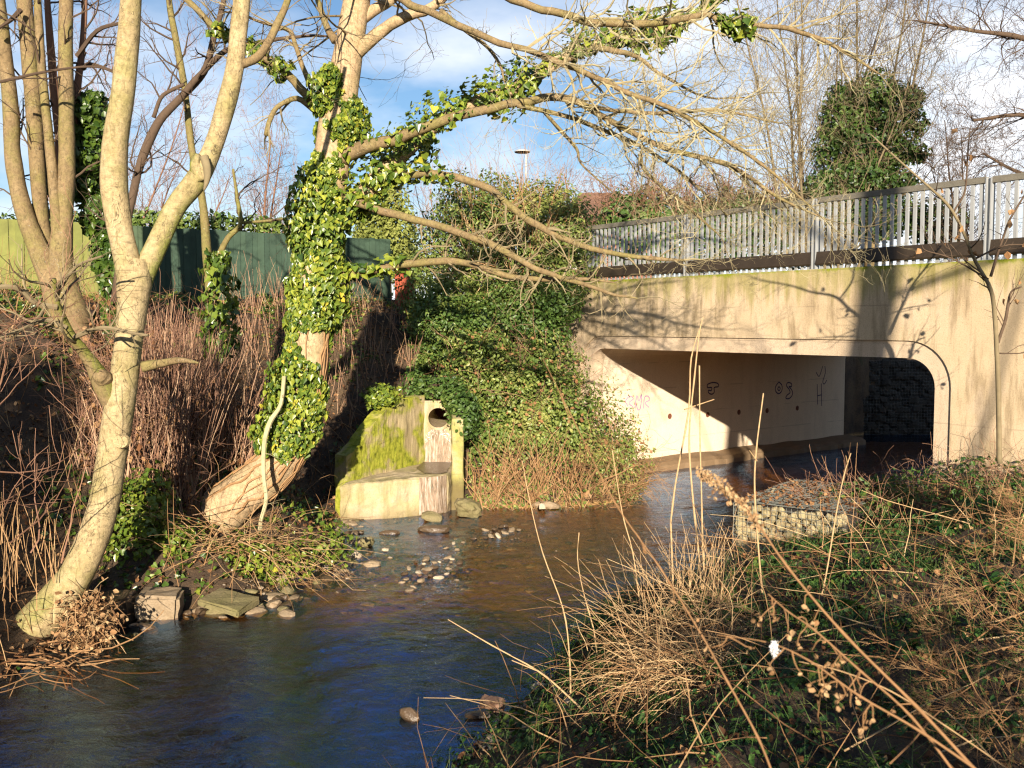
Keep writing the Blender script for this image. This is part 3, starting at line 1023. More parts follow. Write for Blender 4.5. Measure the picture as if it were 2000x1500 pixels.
of = root('pipe_outfall', (-1.6, 19.5, 0), 'concrete pipe outfall with mossy wing wall beside the stream', 'outfall')
APZ = .74
g = Geo()
prism(g, [(-3.22, 17.45), (-2.2, 17.85), (-1.42, 18.2), (-1.25, 18.45), (-1.12, 20.1), (-1.98, 20.1), (-3.05, 18.1)], -.35, [APZ - .06, APZ - .01, APZ, APZ, APZ, APZ, APZ])
bevel(g.build('apron', M['concrete_out'], of), .06)
# wing wall, left
HWL = np.array([-1.86, 20.0]); WGE = np.array([-3.12, 17.72])
dv = unit(np.append(WGE - HWL, 0))[:2]; nv = np.array([-dv[1], dv[0]])
if nv[0] > 0: nv = -nv
g = Geo()
segs = 14
for k in range(segs):
    f0, f1 = k / segs, (k + 1) / segs
    q0, q1 = HWL + (WGE - HWL) * f0, HWL + (WGE - HWL) * f1
    zt = lambda f: 2.16 - .06 * f - .85 * max(0, f - .38) / .62 * (1 + .15 * math.sin(f * 9))
    prism(g, [q0, q1, q1 + nv * .28, q0 + nv * .28], APZ - .9, [zt(f0), zt(f1), zt(f1) + .02, zt(f0) + .02])
bmv = bevel(g.build('wing_wall', M['concrete_moss'], of), .004)
# wing wall, right, seen end on
g = Geo()
prism(g, [(-1.27, 20.0), (-1.20, 18.62), (-.96, 18.62), (-1.03, 20.0)], -.3, [2.05, 1.82, 1.82, 2.05])
M['concrete_pillar'] = m_concrete('algae_concrete', [(.34, .29, .14), (.46, .40, .23)], stain=.5, damp=.55, blotch=.5)
bevel(g.build('wing_wall', M['concrete_pillar'], of), .04)
# head wall with a round hole
PC = np.array([-1.56, 19.995, 1.70]); PR = .215
g = Geo()
an = np.linspace(0, 2 * math.pi, 33)[:-1]
hw, z0, z1 = .32, APZ - .02, 2.06
def sq(q):
    c, s = math.cos(q), math.sin(q)
    k = min((hw / abs(c)) if abs(c) > 1e-6 else 9, ((z1 - PC[2]) / s if s > 1e-6 else ((z0 - PC[2]) / s if s < -1e-6 else 9)))
    return PC + np.array([c * k, 0, s * k])
for k in range(32):
    q0, q1 = an[k], an[(k + 1) % 32]
    i0, i1 = PC + PR * np.array([math.cos(q0), 0, math.sin(q0)]), PC + PR * np.array([math.cos(q1), 0, math.sin(q1)])
    g.ngon([i0, sq(q0), sq(q1), i1])
for (cx, cz) in ((hw, z1 - PC[2]), (-hw, z1 - PC[2]), (-hw, z0 - PC[2]), (hw, z0 - PC[2])):
    q = math.atan2(cz, cx) % (2 * math.pi)
    k = int(q / (2 * math.pi / 32))
    g.ngon([sq(an[k]), PC + np.array([cx, 0, cz]), sq(an[(k + 1) % 32])])
g.build('head_wall', M['concrete_out'], of)
g = Geo()
th = [PC + np.array([0, d, 0]) for d in (-.05, .3, 1.0, 1.8)]
tube(g, th, PR - .004, 32)
tube(g, [PC + np.array([0, d, 0]) for d in (-.05, .02)], PR + .05, 32)
ring = [PC + np.array([0, -.05, 0]) + r * np.array([math.cos(q), 0, math.sin(q)]) for r in (PR - .004, PR + .05) for q in an]
i = np.arange(32); j = (i + 1) % 32
g.add(ring, [np.stack([i, j, j + 32, i + 32], 1)])
pipe = g.build('pipe', M['concrete_out'], of, True)
g = Geo()
g.ngon([PC + np.array([x, 1.79, z]) for x, z in ((-.3, -.3), (.3, -.3), (.3, .3), (-.3, .3))])
g.build('pipe_back', M['rusty'], pipe)
# thin sheet of water running out
m, t, b, o = nodes_of('trickling_water')
c = ramp(t, noise_(t, 9, 6, .7, (3, 3, .35)), [(.10, .08, .055), (.33, .24, .17), (.62, .58, .52)], [.32, .5, .72])
t.links.new(c, b.inputs['Base Color'])
b.inputs['Roughness'].default_value = .12
bump(t, b, noise_(t, 18, 4, .6, (3, 3, .3)), .8, .02)
M['trickle'] = m
g = Geo()
xs = np.linspace(-1.84, -1.30, 9)
top = [(x, 19.99 - .012 - .03 * math.exp(-((x + 1.56) / .15) ** 2), 1.50 - 2.6 * (x + 1.56) ** 2) for x in xs]
for k in range(8):
    for lv in range(4):
        f0, f1 = lv / 4, (lv + 1) / 4
        def q(i_, f):
            a = np.array(top[i_]); b2 = np.array([a[0] * 1.0, 19.955, APZ + .012])
            r_ = a + (b2 - a) * f
            r_[1] -= .02 * math.sin(f * 3)
            return r_
        g.ngon([q(k, f1), q(k + 1, f1), q(k + 1, f0), q(k, f0)])
g.build('trickling_water', M['trickle'], of, True)
g = Geo()
fp = [(-1.88, 19.95), (-1.26, 19.95), (-1.30, 18.55), (-1.46, 18.36), (-1.72, 18.45), (-1.95, 19.1)]
g.ngon([(x, y, APZ + .022) for x, y in fp][::-1])
g.build('wet_film', M['wet'], of)
g = Geo()
for k in range(10):
    x0, x1 = -1.78 + .05 * k, -1.78 + .05 * (k + 1)
    def fy(x): return np.interp(x, [-2.2, -1.42, -1.25], [17.85, 18.2, 18.45]) - .035
    g.ngon([(x0, fy(x0) - .03, .02), (x1, fy(x1) - .03, .02), (x1, fy(x1), APZ), (x0, fy(x0), APZ)])
g.build('trickling_water', M['trickle'], of)

# ------------------------------------------------------------------ green board fence
FA, FB = np.array([-12.6, 20.6]), np.array([-3.25, 26.2])
fd = unit(np.append(FB - FA, 0)); fl_ = np.linalg.norm(FB - FA)
fn = np.array([fd[1], -fd[0], 0])
fe = root('board_fence', (*FA, 4.2), 'tall fence of upright green boards at the top of the far bank', 'fence')
bw = .152
gbm = Geo(); box(gbm, (0, 0, 0), fd * (bw - .012), -fn * .022, (0, 0, 1.86))
nb = int(fl_ / bw)
vari = {}
for k in range(nb):
    p = FA + fd[:2] * bw * k
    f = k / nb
    tv = 1.0 - np.clip((f - .30) / .14, 0, 1)  # left boards tinted lighter and yellower: sunlight put into the colour, plus algae
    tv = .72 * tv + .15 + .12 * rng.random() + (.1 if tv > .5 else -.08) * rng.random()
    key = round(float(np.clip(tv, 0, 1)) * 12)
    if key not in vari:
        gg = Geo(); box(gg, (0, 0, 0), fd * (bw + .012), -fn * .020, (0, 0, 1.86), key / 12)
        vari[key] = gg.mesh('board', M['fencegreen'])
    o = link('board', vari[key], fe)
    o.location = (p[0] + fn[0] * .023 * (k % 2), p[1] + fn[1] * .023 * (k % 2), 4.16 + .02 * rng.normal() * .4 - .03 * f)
for z in (4.45, 5.6):
    g = Geo()
    box(g, np.array([*FA, z]) - fn * .09, fd * fl_, fn * .05, (0, 0, .09), .1)
    g.build('cross_rail', M['fencegreen'], fe)
g = Geo()
q = np.array([*FB, 4.05]) + fd * .02 + fn * .05
box(g, q, fd * .62, -fn * .03, (0, 0, 1.25))
rb = tag(g.build('red_board', M['redboard']), 'red painted board standing at the end of the green fence', 'board')

# ------------------------------------------------------------------ growing things
def px_path(pts, k=4):
    """[(px, py, width px, Y)] -> smoothed world points and radii"""
    P = np.array([W(a, b_, y) for a, b_, w, y in pts])
    R = np.array([w / 2 * y / FPX for a, b_, w, y in pts])
    Q = smooth_path(np.column_stack([P, R]), k)
    return Q[:, :3], np.maximum(Q[:, 3], .002)


def wander(p, d, L, n, curv, up):
    pts = [np.asarray(p, float)]
    d = unit(d)
    nz = rng.normal(0, curv, (n, 3)); nz[:, 2] += up
    for q in nz:
        d = unit(d + q)
        pts.append(pts[-1] + d * (L / n))
    return np.array(pts)


def grow(g, p, d, L, r, lev, curv=.22, up=.08, kids=(3, 4, 5), tint=.5, minr=.0018, ang=.75, ratio=.55):
    n = int(np.clip(L / .13, 3, 9))
    pts = wander(p, d, L, n, curv, up)
    rad = np.maximum(r * (1 - .72 * np.linspace(0, 1, n + 1)), minr)
    tube(g, pts, rad, 3 if r < .011 else (5 if r < .035 else 8), tint + .25 * (rng.random() - .5))
    if lev <= 0: return
    k = kids[min(lev - 1, len(kids) - 1)]
    k = max(1, int(k * (.7 + .6 * rng.random())))
    T = np.gradient(pts, axis=0)
    for q in range(k):
        f = .2 + .8 * (q + rng.random()) / k
        i = min(int(f * n), n - 1)
        t = unit(T[i])
        a = unit(cross(t, rng.normal(size=3)))
        th = ang * (.6 + .7 * rng.random())
        dd = t * math.cos(th) + a * math.sin(th)
        grow(g, pts[i] + (pts[i + 1] - pts[i]) * (f * n - i if f < 1 else 0) * .9, dd, L * ratio * (.6 + .7 * rng.random()), max(rad[i] * .6, minr), lev - 1, curv, up, kids, tint, minr, ang, ratio)


def dress(g, P, R, every, L, lev, f0=.15, **kw):
    """side shoots along a limb"""
    s = np.concatenate([[0], np.cumsum(np.linalg.norm(np.diff(P, axis=0), axis=1))])
    x = s[-1] * f0
    while x < s[-1]:
        i = min(np.searchsorted(s, x), len(P) - 1)
        t = unit(P[min(i + 1, len(P) - 1)] - P[max(i - 1, 0)])
        a = unit(cross(t, rng.normal(size=3)))
        th = .5 + .7 * rng.random()
        grow(g, P[i], t * math.cos(th) + a * math.sin(th), L * (.45 + .9 * rng.random()) * (1.1 - .5 * x / s[-1]), min(R[i] * .5, .02), lev, **kw)
        x += every * (.5 + rng.random())


def limb(parent, pts, mat, name='branch', sides=10, lump=.08, k=5, tfun=None, tint=0.0):
    P, R = px_path(pts, k)
    if name != 'trunk' and len(P) > 6 and R.max() < .12:        # kinks and knuckles
        s = np.cumsum(np.linalg.norm(np.diff(P, axis=0, prepend=P[:1]), axis=1)); q = float(rng.random() * 50)
        w = np.minimum(R * .55, .035)[:, None] * np.clip(np.arange(len(P)) / 6, 0, 1)[:, None]
        P = P + w * (np.stack([vn(s * 4 + q, s * 0 + .5, 1), vn(s * 4 + q, s * 0 + .5, 2), vn(s * 4 + q, s * 0 + .5, 3)], 1) - .5) * 2
        R = R * (1 + .28 * np.clip(vn(s * 3.3 + q, s * 0 + .5, 4) - .72, 0, 1) * 3)
    g = Geo()
    tube(g, P, R, sides, tint, True, lump, tfun, int(rng.integers(99)))
    g.build(name, mat, parent, True)
    return P, R


# ---- forked sycamore on the near left bank
vt = root('forked_tree', W(40, 1240, 10.8), 'forked pale-barked tree curving up from the water at the near bank', 'tree')
Y0 = 10.8


def base_moss(V, d):
    return np.clip((1.1 - V[:, :, 2]) * .5, 0, .35) * (d[:, :, 2] > -.2)


limb(vt, [(-60, 1330, 108, 10.6), (5, 1275, 94, 10.7), (60, 1228, 81, Y0), (118, 1165, 72, Y0), (165, 1090, 65, Y0), (200, 990, 58, 10.9), (219, 885, 54, 11), (236, 780, 57, 11), (250, 680, 52, 11.05), (258, 610, 55, 11.05), (263, 545, 66, 11.05), (266, 505, 51, 11.05)],
     M['bark'], 'trunk', 20, .07, 6, base_moss)
VL, VLr = limb(vt, [(258, 590, 47, 11.05), (250, 520, 49, 11), (233, 440, 47, 11), (223, 360, 50, 11), (226, 270, 47, 10.95), (240, 180, 43, 10.9), (249, 90, 41, 10.9), (256, 0, 40, 10.8), (262, -160, 34, 10.8), (268, -400, 29, 10.7), (240, -800, 15, 10.6)], M['bark'], 'branch', 18, .05, 6)


def stem_moss(V, d):
    side = d[:, :, 0]
    w = np.clip(np.abs(side) * 1.4 - .62, 0, 1) * (V[:, :, 2] < W(380, 330, 11)[2])
    return w * 1.2


VR, VRr = limb(vt, [(262, 600, 40, 11.1), (276, 545, 46, 11.1), (306, 480, 42, 11.15), (343, 405, 40, 11.2), (385, 350, 42, 11.2), (415, 290, 35, 11.2), (440, 210, 36, 11.2), (458, 135, 34, 11.2), (466, 60, 33, 11.2), (472, 0, 32, 11.2), (482, -160, 28, 11.3), (500, -420, 19, 11.3)], M['bark'], 'branch', 18, .05, 6, stem_moss)
limb(vt, [(462, 130, 15, 11.2), (500, 112, 17, 11.2), (522, 88, 15, 11.2), (543, 45, 14, 11.3), (562, 0, 12, 11.4), (600, -120, 9, 11.6)], M['bark3'], 'branch', 10)
LB, LBr = limb(vt, [(222, 790, 46, 11), (203, 752, 40, 10.9), (184, 716, 30, 10.8), (160, 682, 23, 10.7), (138, 655, 20, 10.6), (122, 622, 17, 10.5), (108, 585, 15, 10.4), (103, 545, 13, 10.3)], M['bark3'], 'branch', 10, .12, 5, lambda V, d: np.clip(d[:, :, 0] * .9, 0, .7))
limb(vt, [(278, 718, 24, 11), (305, 712, 18, 11), (345, 704, 13, 10.9), (372, 706, 8, 10.9), (388, 709, 3, 10.9)], M['bark3'], 'broken_stub', 8, .2)
limb(vt, [(205, 745, 30, 10.88), (200, 738, 34, 10.8), (197, 734, 24, 10.72)], M['bark3'], 'cut_knot', 10, .1)
limb(vt, [(396, 350, 38, 11.18), (384, 328, 28, 11.14), (380, 314, 20, 11.1), (386, 300, 9, 11.06)], M['bark'], 'broken_stub', 9, .3, 5, lambda V, d: np.clip(-d[:, :, 0], 0, .8))
limb(vt, [(398, 305, 16, 11.0), (404, 330, 14, 10.99), (402, 355, 9, 11.0), (398, 372, 3, 11.02)], M['twig'], 'torn_bark', 6, .3, 4, None, .4)
gk = Geo()
c0 = W(236, 862, 10.83)
ring = [c0 + np.array([math.cos(q) * .085, -.012, math.sin(q) * .075]) for q in np.linspace(0, 6.283, 15)[:-1]]
ring2 = [c0 + np.array([math.cos(q) * .10, .03, math.sin(q) * .09]) for q in np.linspace(0, 6.283, 15)[:-1]]
i = np.arange(14); j = (i + 1) % 14
gk.add(ring + ring2, [np.stack([i, j, j + 14, i + 14], 1)])
gk.ngon(ring)
gk.build('healed_knot', M['bark'], vt, True)
g = Geo()
for P, R, ev in ((LB[12:], LBr[12:], .13),):
    dress(g, P, R, ev, .9, 2, kids=(2, 3), curv=.2, up=.10, tint=.3)
limbs = [[(112, 600, 12, 10.4), (70, 592, 11, 10.3), (45, 570, 11, 10.2), (20, 560, 10, 10.1), (-20, 562, 9, 10)], [(140, 660, 10, 10.6), (200, 640, 9, 10.4), (255, 650, 7, 10.3), (290, 655, 5, 10.2)],
         [(130, 640, 10, 10.5), (90, 625, 9, 10.4), (50, 640, 7, 10.2), (0, 660, 5, 10)], [(108, 590, 9, 10.4), (120, 560, 8, 10.3), (150, 520, 6, 10.2), (200, 500, 4, 10)]]
for l in limbs:
    P, R = px_path(l)
    tube(g, P, R, 6, .3); dress(g, P, R, .16, .6, 1, kids=(3,), up=.1, tint=.35)
o = g.build('twigs', M['twig'], vt); o['kind'] = 'stuff'

# ---- big ivy clad tree
it = root('ivy_clad_tree', W(455, 990, 14.5), 'large leaning tree with its trunk wrapped in ivy above the far bank', 'tree')
IT = [(350, 1095, 130, 14.3), (388, 1045, 108, 14.4), (426, 1006, 96, 14.45), (470, 968, 88, 14.5), (517, 930, 84, 14.5), (556, 885, 80, 14.5), (582, 825, 76, 14.5), (596, 745, 75, 14.55), (605, 640, 77, 14.6), (612, 560, 78, 14.6), (625, 480, 74, 14.65), (638, 400, 71, 14.7), (648, 320, 68, 14.7), (655, 250, 69, 14.7), (668, 180, 62, 14.7), (681, 100, 56, 14.7), (690, 40, 54, 14.7), (700, -20, 50, 14.7), (712, -170, 40, 14.7), (716, -400, 28, 14.7), (700, -700, 10, 14.7)]
IP, IR = limb(it, IT, M['bark2'], 'trunk', 24, .05, 6)
BR = {
    'b1': [(668, 312, 29, 14.6), (700, 290, 26, 14.5), (800, 262, 21, 14.3), (900, 226, 18, 14.1), (990, 205, 16, 14.0), (1075, 189, 15, 13.9), (1130, 200, 13, 13.8), (1200, 240, 11, 13.8), (1300, 290, 10, 13.7), (1420, 322, 9, 13.6), (1520, 385, 6, 13.5), (1620, 430, 3, 13.4)],
    'b1b': [(1010, 206, 10, 13.95), (1100, 225, 9, 14), (1180, 255, 8, 14.1), (1260, 290, 7, 14.2), (1345, 350, 5, 14.3), (1420, 420, 3, 14.4)],
    'b1c': [(1100, 194, 9, 13.9), (1180, 212, 8, 13.7), (1280, 222, 7, 13.5), (1400, 215, 6, 13.4), (1520, 240, 3, 13.3)],
    'b2': [(660, 430, 40, 14.6), (705, 385, 38, 14.7), (750, 335, 34, 14.9), (800, 290, 29, 15.1), (860, 238, 26, 15.3), (940, 196, 23, 15.4), (1020, 168, 22, 15.5), (1090, 122, 20, 15.5), (1160, 88, 18, 15.6), (1250, 66, 15, 15.6), (1340, 44, 13, 15.6), (1392, 8, 10, 15.6), (1440, -60, 8, 15.6)],
    'b2b': [(1150, 92, 11, 15.5), (1200, 98, 11, 15.4), (1245, 112, 8, 15.3), (1300, 150, 6, 15.2), (1380, 190, 4, 15.1), (1460, 190, 3, 15)],
    'b3': [(700, -120, 26, 14.6), (745, -30, 21, 14.2), (790, 0, 16, 13.9), (850, 28, 15, 13.6), (950, 74, 13, 13.2), (1050, 104, 12, 12.9), (1150, 146, 11, 12.7), (1230, 184, 10, 12.5), (1300, 206, 9, 12.4), (1400, 262, 8, 12.3), (1500, 330, 6, 12.2), (1600, 420, 3, 12.1)],
    'b4': [(760, -160, 26, 14.4), (900, -60, 21, 14), (1000, -2, 16, 13.7), (1080, 22, 15, 13.5), (1160, 42, 15, 13.3), (1250, 46, 14, 13.2), (1330, 40, 13, 13.1), (1383, 26, 11, 13.1), (1420, 54, 10, 13), (1480, 48, 9, 12.9), (1560, 62, 9, 12.8), (1640, 96, 7, 12.7), (1720, 146, 3, 12.6)],
    'b5': [(760, 345, 17, 14.8), (800, 340, 15, 14.6), (870, 344, 15, 14.4), (960, 370, 15, 14.2), (1000, 405, 15, 14.1), (1050, 440, 14, 14), (1110, 470, 12, 13.9), (1200, 495, 10, 13.8), (1290, 506, 8, 13.7), (1335, 508, 5, 13.7)],
    'b6': [(664, 385, 21, 14.55), (700, 395, 17, 14.4), (760, 415, 16, 14.2), (850, 440, 15, 14), (940, 470, 14, 13.8), (1000, 500, 12, 13.7), (1060, 530, 11, 13.6), (1120, 548, 9, 13.5), (1190, 572, 7, 13.4), (1245, 583, 3, 13.3)],
    'b7': [(650, 545, 22, 14.6), (690, 533, 19, 14.5), (760, 520, 16, 14.3), (850, 511, 15, 14.1), (915, 514, 13, 14), (990, 540, 11, 13.9), (1060, 545, 10, 13.8), (1130, 543, 8, 13.7), (1200, 552, 3, 13.6)],
    'b8': [(690, 110, 28, 14.7), (722, 80, 26, 14.6), (762, 48, 23, 14.5), (830, 20, 19, 14.3), (880, -20, 15, 14.2), (960, -110, 9, 14)],
    'b9': [(700, 40, 26, 14.7), (740, 12, 21, 14.8), (790, -20, 15, 14.9), (860, -90, 8, 15)],
    'b10': [(640, 215, 22, 14.7), (600, 185, 17, 14.6), (545, 132, 15, 14.5), (490, 96, 13, 14.4), (430, 66, 13, 14.3), (395, 28, 12, 14.2), (355, -10, 10, 14.1), (300, -80, 6, 14)],
    'b11': [(615, 215, 13, 14.7), (580, 192, 11, 14.6), (548, 205, 9, 14.5), (528, 232, 10, 14.4), (518, 264, 8, 14.4)],
    'b12': [(655, 80, 17, 14.7), (640, 55, 13, 14.8), (626, 22, 11, 14.9), (615, -20, 9, 15), (600, -100, 6, 15)],
    'b13': [(612, 175, 14, 14.7), (590, 130, 10, 14.9), (575, 80, 9, 15), (556, 55, 8, 15.1), (500, 40, 5, 15.2), (440, 10, 3, 15.3)],
    'b14': [(860, 20, 9, 13.6), (910, 60, 8, 13.6), (945, 85, 7, 13.6), (975, 125, 5, 13.6), (985, 160, 3, 13.6)],
    'b15': [(1060, 215, 8, 14), (1090, 250, 7, 14.1), (1125, 290, 6, 14.1), (1135, 320, 4, 14.1), (1190, 370, 3, 14.1)],
    'b16': [(1250, 300, 9, 13.75), (1258, 330, 7, 13.8), (1300, 370, 6, 13.8), (1360, 420, 5, 13.8), (1400, 455, 3, 13.8)],
}
tw = Geo()
BPATH = {}
for kname, pts in BR.items():
    big = pts[0][2] > 14
    P, R = limb(it, pts, M['bark3'] if kname not in ('b2', 'b8', 'b9') else M['bark2'], 'branch', 10, .09, 4)
    BPATH[kname] = (P, R)
    right = kname in ('b1', 'b1b', 'b1c', 'b3', 'b4', 'b2b', 'b16')
    dress(tw, P, R, .10 if right else .20, 1.15 if right else .75, 3 if right else 2, f0=.42 if kname in ('b1', 'b3', 'b4', 'b2') else .3, kids=(3, 3, 4), curv=.26, up=.04, tint=.75 if right else .45)
    if kname not in ('b11',):
        grow(tw, P[-1], P[-1] - P[-3], .9, R[-1] * .8, 3, kids=(3, 4, 4), curv=.28, up=.03, tint=.6)
for q in range(26):      # fine crown twigs high on the trunk
    i = len(IP) - 1 - rng.integers(30)
    grow(tw, IP[i], unit(rng.normal(size=3) * [1, 1, .3] + [0, 0, .3]), 2.2, .02, 3, kids=(3, 4, 4), curv=.2, up=.02, tint=.3)
o = tw.build('twigs', M['twig'], it); o['kind'] = 'stuff'


def ivy_on(P, R, n, size, lo=0.0, hi=1.0, thr=.42, lift=.05, seed=5, fac=None):
    """leaves clinging round a limb; returns position, normal, tip, size, tint"""
    f = lo + (hi - lo) * rng.random(n)
    x = f * (len(P) - 1)
    i = np.minimum(x.astype(int), len(P) - 2)
    p = P[i] + (P[i + 1] - P[i]) * (x - i)[:, None]
    r = R[i]
    T = P[i + 1] - P[i]; T /= np.linalg.norm(T, axis=1, keepdims=True)
    ref = np.where(np.abs(T[:, 2:3]) < .8, np.array([[0, 0, 1.0]]), np.array([[0, 1.0, 0]]))
    A = np.cross(T, ref); A /= np.linalg.norm(A, axis=1, keepdims=True)
    B = np.cross(T, A)
    an = rng.random(n) * 2 * math.pi
    nr = np.cos(an)[:, None] * A + np.sin(an)[:, None] * B
    q = p + nr * r[:, None]
    mask = fbm(q[:, 0] * 1.7 + q[:, 1] * 1.1 + 9, q[:, 2] * 1.5, seed, 4) + (fac(q, nr) if fac else 0)
    k = mask > thr
    thick = np.clip((mask - thr) * 4, 0, 1)
    q = q + nr * (.01 + lift * thick * rng.random(n) * 2.2)[:, None]
    nm = nr + rng.normal(0, .38, (n, 3)) + [0, 0, .28]
    tip = np.array([0, 0, -1.0]) + rng.normal(0, .45, (n, 3)) + nr * .25
    lay = rng.random(n)
    S = size * (.4 + 1.15 * rng.random(n) ** 1.3)
    ti = np.clip(.46 + .24 * rng.normal(size=n) + .25 * (fbm(q[:, 0] * 1.2, q[:, 2] * 1.2, 88) - .5), 0, .80)
    ti = np.where(rng.random(n) < .025, .9 + .1 * rng.random(n), ti)
    return q[k], nm[k], tip[k], S[k], ti[k]


def trunk_cover(q, nr):
    z = q[:, 2]
    full = np.interp(z, [1.2, 1.7, 2.1, 2.6, 3.2, 4.2, 5.0, 5.5, 6.4, 7.3, 8.5], [-.5, -.22, .0, .11, .13, .14, .15, .05, .03, -.05, -.08])
    return full - .10 * (nr[:, 0] > .35) * (z < 2.3) + .05 * (nr[:, 0] < -.3)


P_, N__, D_, S_, T_ = ivy_on(IP, IR, 24000, .070, .1, .78, .45, .14, 5, trunk_cover)
# clumps hanging off the trunk
view = unit(EYE - np.array([-2.8, 14.6, 3.7]))
front = (N__ / np.linalg.norm(N__, axis=1, keepdims=True)) @ view
order = np.argsort(-(front + S_ * 6))
pick = order[:300]
rest = order[300:]
g = Geo()
for rr_, tm_ in ((rest[::2], LEAF_IVY), (rest[1::2], LEAF_IVY2)):
    leaves(g, P_[rr_], N__[rr_], D_[rr_], S_[rr_], tm_, T_[rr_])
for nm_, n_, lo_, hi_, th_, li_ in (('b2', 4600, .0, .97, .30, .17), ('b7', 260, .02, .30, .42, .06), ('b10', 420, .25, .62, .45, .06), ('b6', 130, 0, .2, .4, .05), ('b5', 160, 0, .25, .35, .06), ('b4', 360, .60, .74, .40, .10), ('b1', 240, .05, .4, .5, .04)):
    a_ = ivy_on(*BPATH[nm_], n_, (.085 if nm_ != 'b2' else .085), lo_, hi_, th_, li_, 15, lambda q, nr: .12 * nr[:, 2])
    leaves(g, *a_[:4], LEAF_IVY, a_[4] * .95)
# darker leaves underneath, close to the bark
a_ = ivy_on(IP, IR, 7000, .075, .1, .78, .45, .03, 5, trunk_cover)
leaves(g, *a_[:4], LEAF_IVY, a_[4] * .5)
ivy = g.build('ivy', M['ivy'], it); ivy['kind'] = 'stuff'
vm = {}
for k in pick:
    key = int(T_[k] * 9)
    if key not in vm:
        gg = Geo(); gg.add(LEAF_IVY[0], LEAF_IVY[1], key / 9 + .03); vm[key] = gg.mesh('ivy_leaf', M['ivy'])
    n_ = unit(N__[k]); x_ = unit(np.cross(D_[k], n_)); y_ = np.cross(n_, x_)
    o = link('ivy_leaf', vm[key], ivy)
    mw = Matrix([[x_[r] * S_[k], y_[r] * S_[k], n_[r] * S_[k], P_[k][r]] for r in range(3)] + [[0, 0, 0, 1]])
    o.matrix_basis = mw
g = Geo()      # ivy stems on the lower trunk
for q in range(26):
    a0 = rng.random() * 6.28
    i0 = 12 + int(rng.random() * 20); pts = []
    for i in range(i0, min(i0 + 26, len(IP) - 1), 2):
        t = unit(IP[i + 1] - IP[i]); A = unit(np.cross(t, [0, 1, 0])); B = np.cross(t, A)
        a0 += rng.normal(0, .13)
        pts.append(IP[i] + (A * math.cos(a0) + B * math.sin(a0)) * (IR[i] * 1.03 + .008))
    tube(g, smooth_path(pts, 2), .006 + .012 * rng.random(), 5, .55)
o = g.build('ivy_stems', M['dead'], it); o['kind'] = 'stuff'
# the pale hanging dead branch in front of the trunk foot
g = Geo()
P, R = px_path([(555, 735, 8, 13.9), (548, 790, 8, 13.85), (527, 825, 9, 13.8), (516, 870, 9, 13.7), (515, 930, 8, 13.6), (520, 975, 8, 13.5), (510, 1015, 7, 13.4), (508, 1035, 9, 13.4)])
tube(g, P, R, 7, .95, True, .15)
for _ in range(6): grow(g, P[int(rng.random() * len(P))], rng.normal(size=3), .22, .006, 1, tint=.9)
tag(g.build('hanging_dead_branch', M['twig']), 'pale lichen-covered dead branch hanging down in front of the leaning trunk', 'branch')

# ---- multi-stemmed tree, left edge
mt = root('multi_stem_tree', W(120, 640, 16.5), 'clump of straight brown trunks rising from one stool at the left edge', 'tree')
MS = [[(150, 680, 73, 16.3), (125, 600, 62, 16.4), (100, 540, 47, 16.5), (62, 455, 36, 16.5), (38, 380, 32, 16.5), (25, 300, 30, 16.5), (20, 200, 28, 16.5), (4, 60, 25, 16.4), (-10, -60, 23, 16.3), (-30, -300, 15, 16.2)],
      [(140, 650, 49, 16.5), (105, 560, 40, 16.6), (84, 450, 30, 16.7), (74, 340, 29, 16.7), (66, 220, 29, 16.7), (56, 90, 29, 16.7), (44, -40, 27, 16.7), (20, -300, 17, 16.7)],
      [(120, 520, 29, 16.5), (110, 420, 22, 16.4), (102, 330, 19, 16.4), (90, 220, 17, 16.4), (80, 110, 16, 16.4), (72, -20, 14, 16.4), (60, -250, 10, 16.4)],
      [(150, 640, 64, 16.4), (122, 540, 51, 16.5), (122, 440, 37, 16.5), (130, 340, 32, 16.5), (130, 220, 28, 16.5), (128, 100, 27, 16.5), (130, -20, 24, 16.5), (136, -280, 17, 16.5)],
      [(118, 330, 15, 16.7), (112, 230, 16, 16.8), (102, 130, 15, 16.8), (94, 30, 12, 16.8), (88, -80, 10, 16.8)],
      [(140, 330, 13, 16.8), (148, 200, 14, 17), (160, 100, 12, 17), (166, 0, 10, 17), (168, -120, 8, 17)]]
g = Geo()
for k, pts in enumerate(MS):
    P, R = limb(mt, pts, M['bark3'] if k < 4 else M['red'], 'trunk', 12, .07, 5, tint=.35 if k > 3 else 0)
    dress(g, P, R, .55, 1.4, 2, f0=.3, kids=(3, 4), up=.05, tint=.25)
for l in ([(150, 110, 9, 16.6), (190, 60, 8, 16.5), (235, 45, 6, 16.4)], [(40, 20, 10, 16.4), (20, 40, 8, 16.2), (-10, 60, 6, 16)], [(165, 100, 9, 17), (150, 140, 9, 17), (175, 125, 8, 17), (225, 140, 5, 17)], [(0, 160, 6, 15.5), (90, 140, 5, 15.4), (180, 130, 4, 15.3), (230, 145, 3, 15.2)]):
    P, R = px_path(l); tube(g, P, R, 6, .1); dress(g, P, R, .3, .9, 2, kids=(3, 3), tint=.2)
o = g.build('twigs', M['twig_dark'], mt); o['kind'] = 'stuff'
g = Geo()
blobs = [((178, 235), 40, 50), ((170, 300), 42, 55), ((160, 360), 30, 45), ((190, 420), 32, 55), ((205, 500), 28, 60), ((185, 200), 28, 24), ((85, 330), 16, 60), ((80, 420), 14, 60), ((225, 560), 26, 60), ((215, 640), 30, 50)]
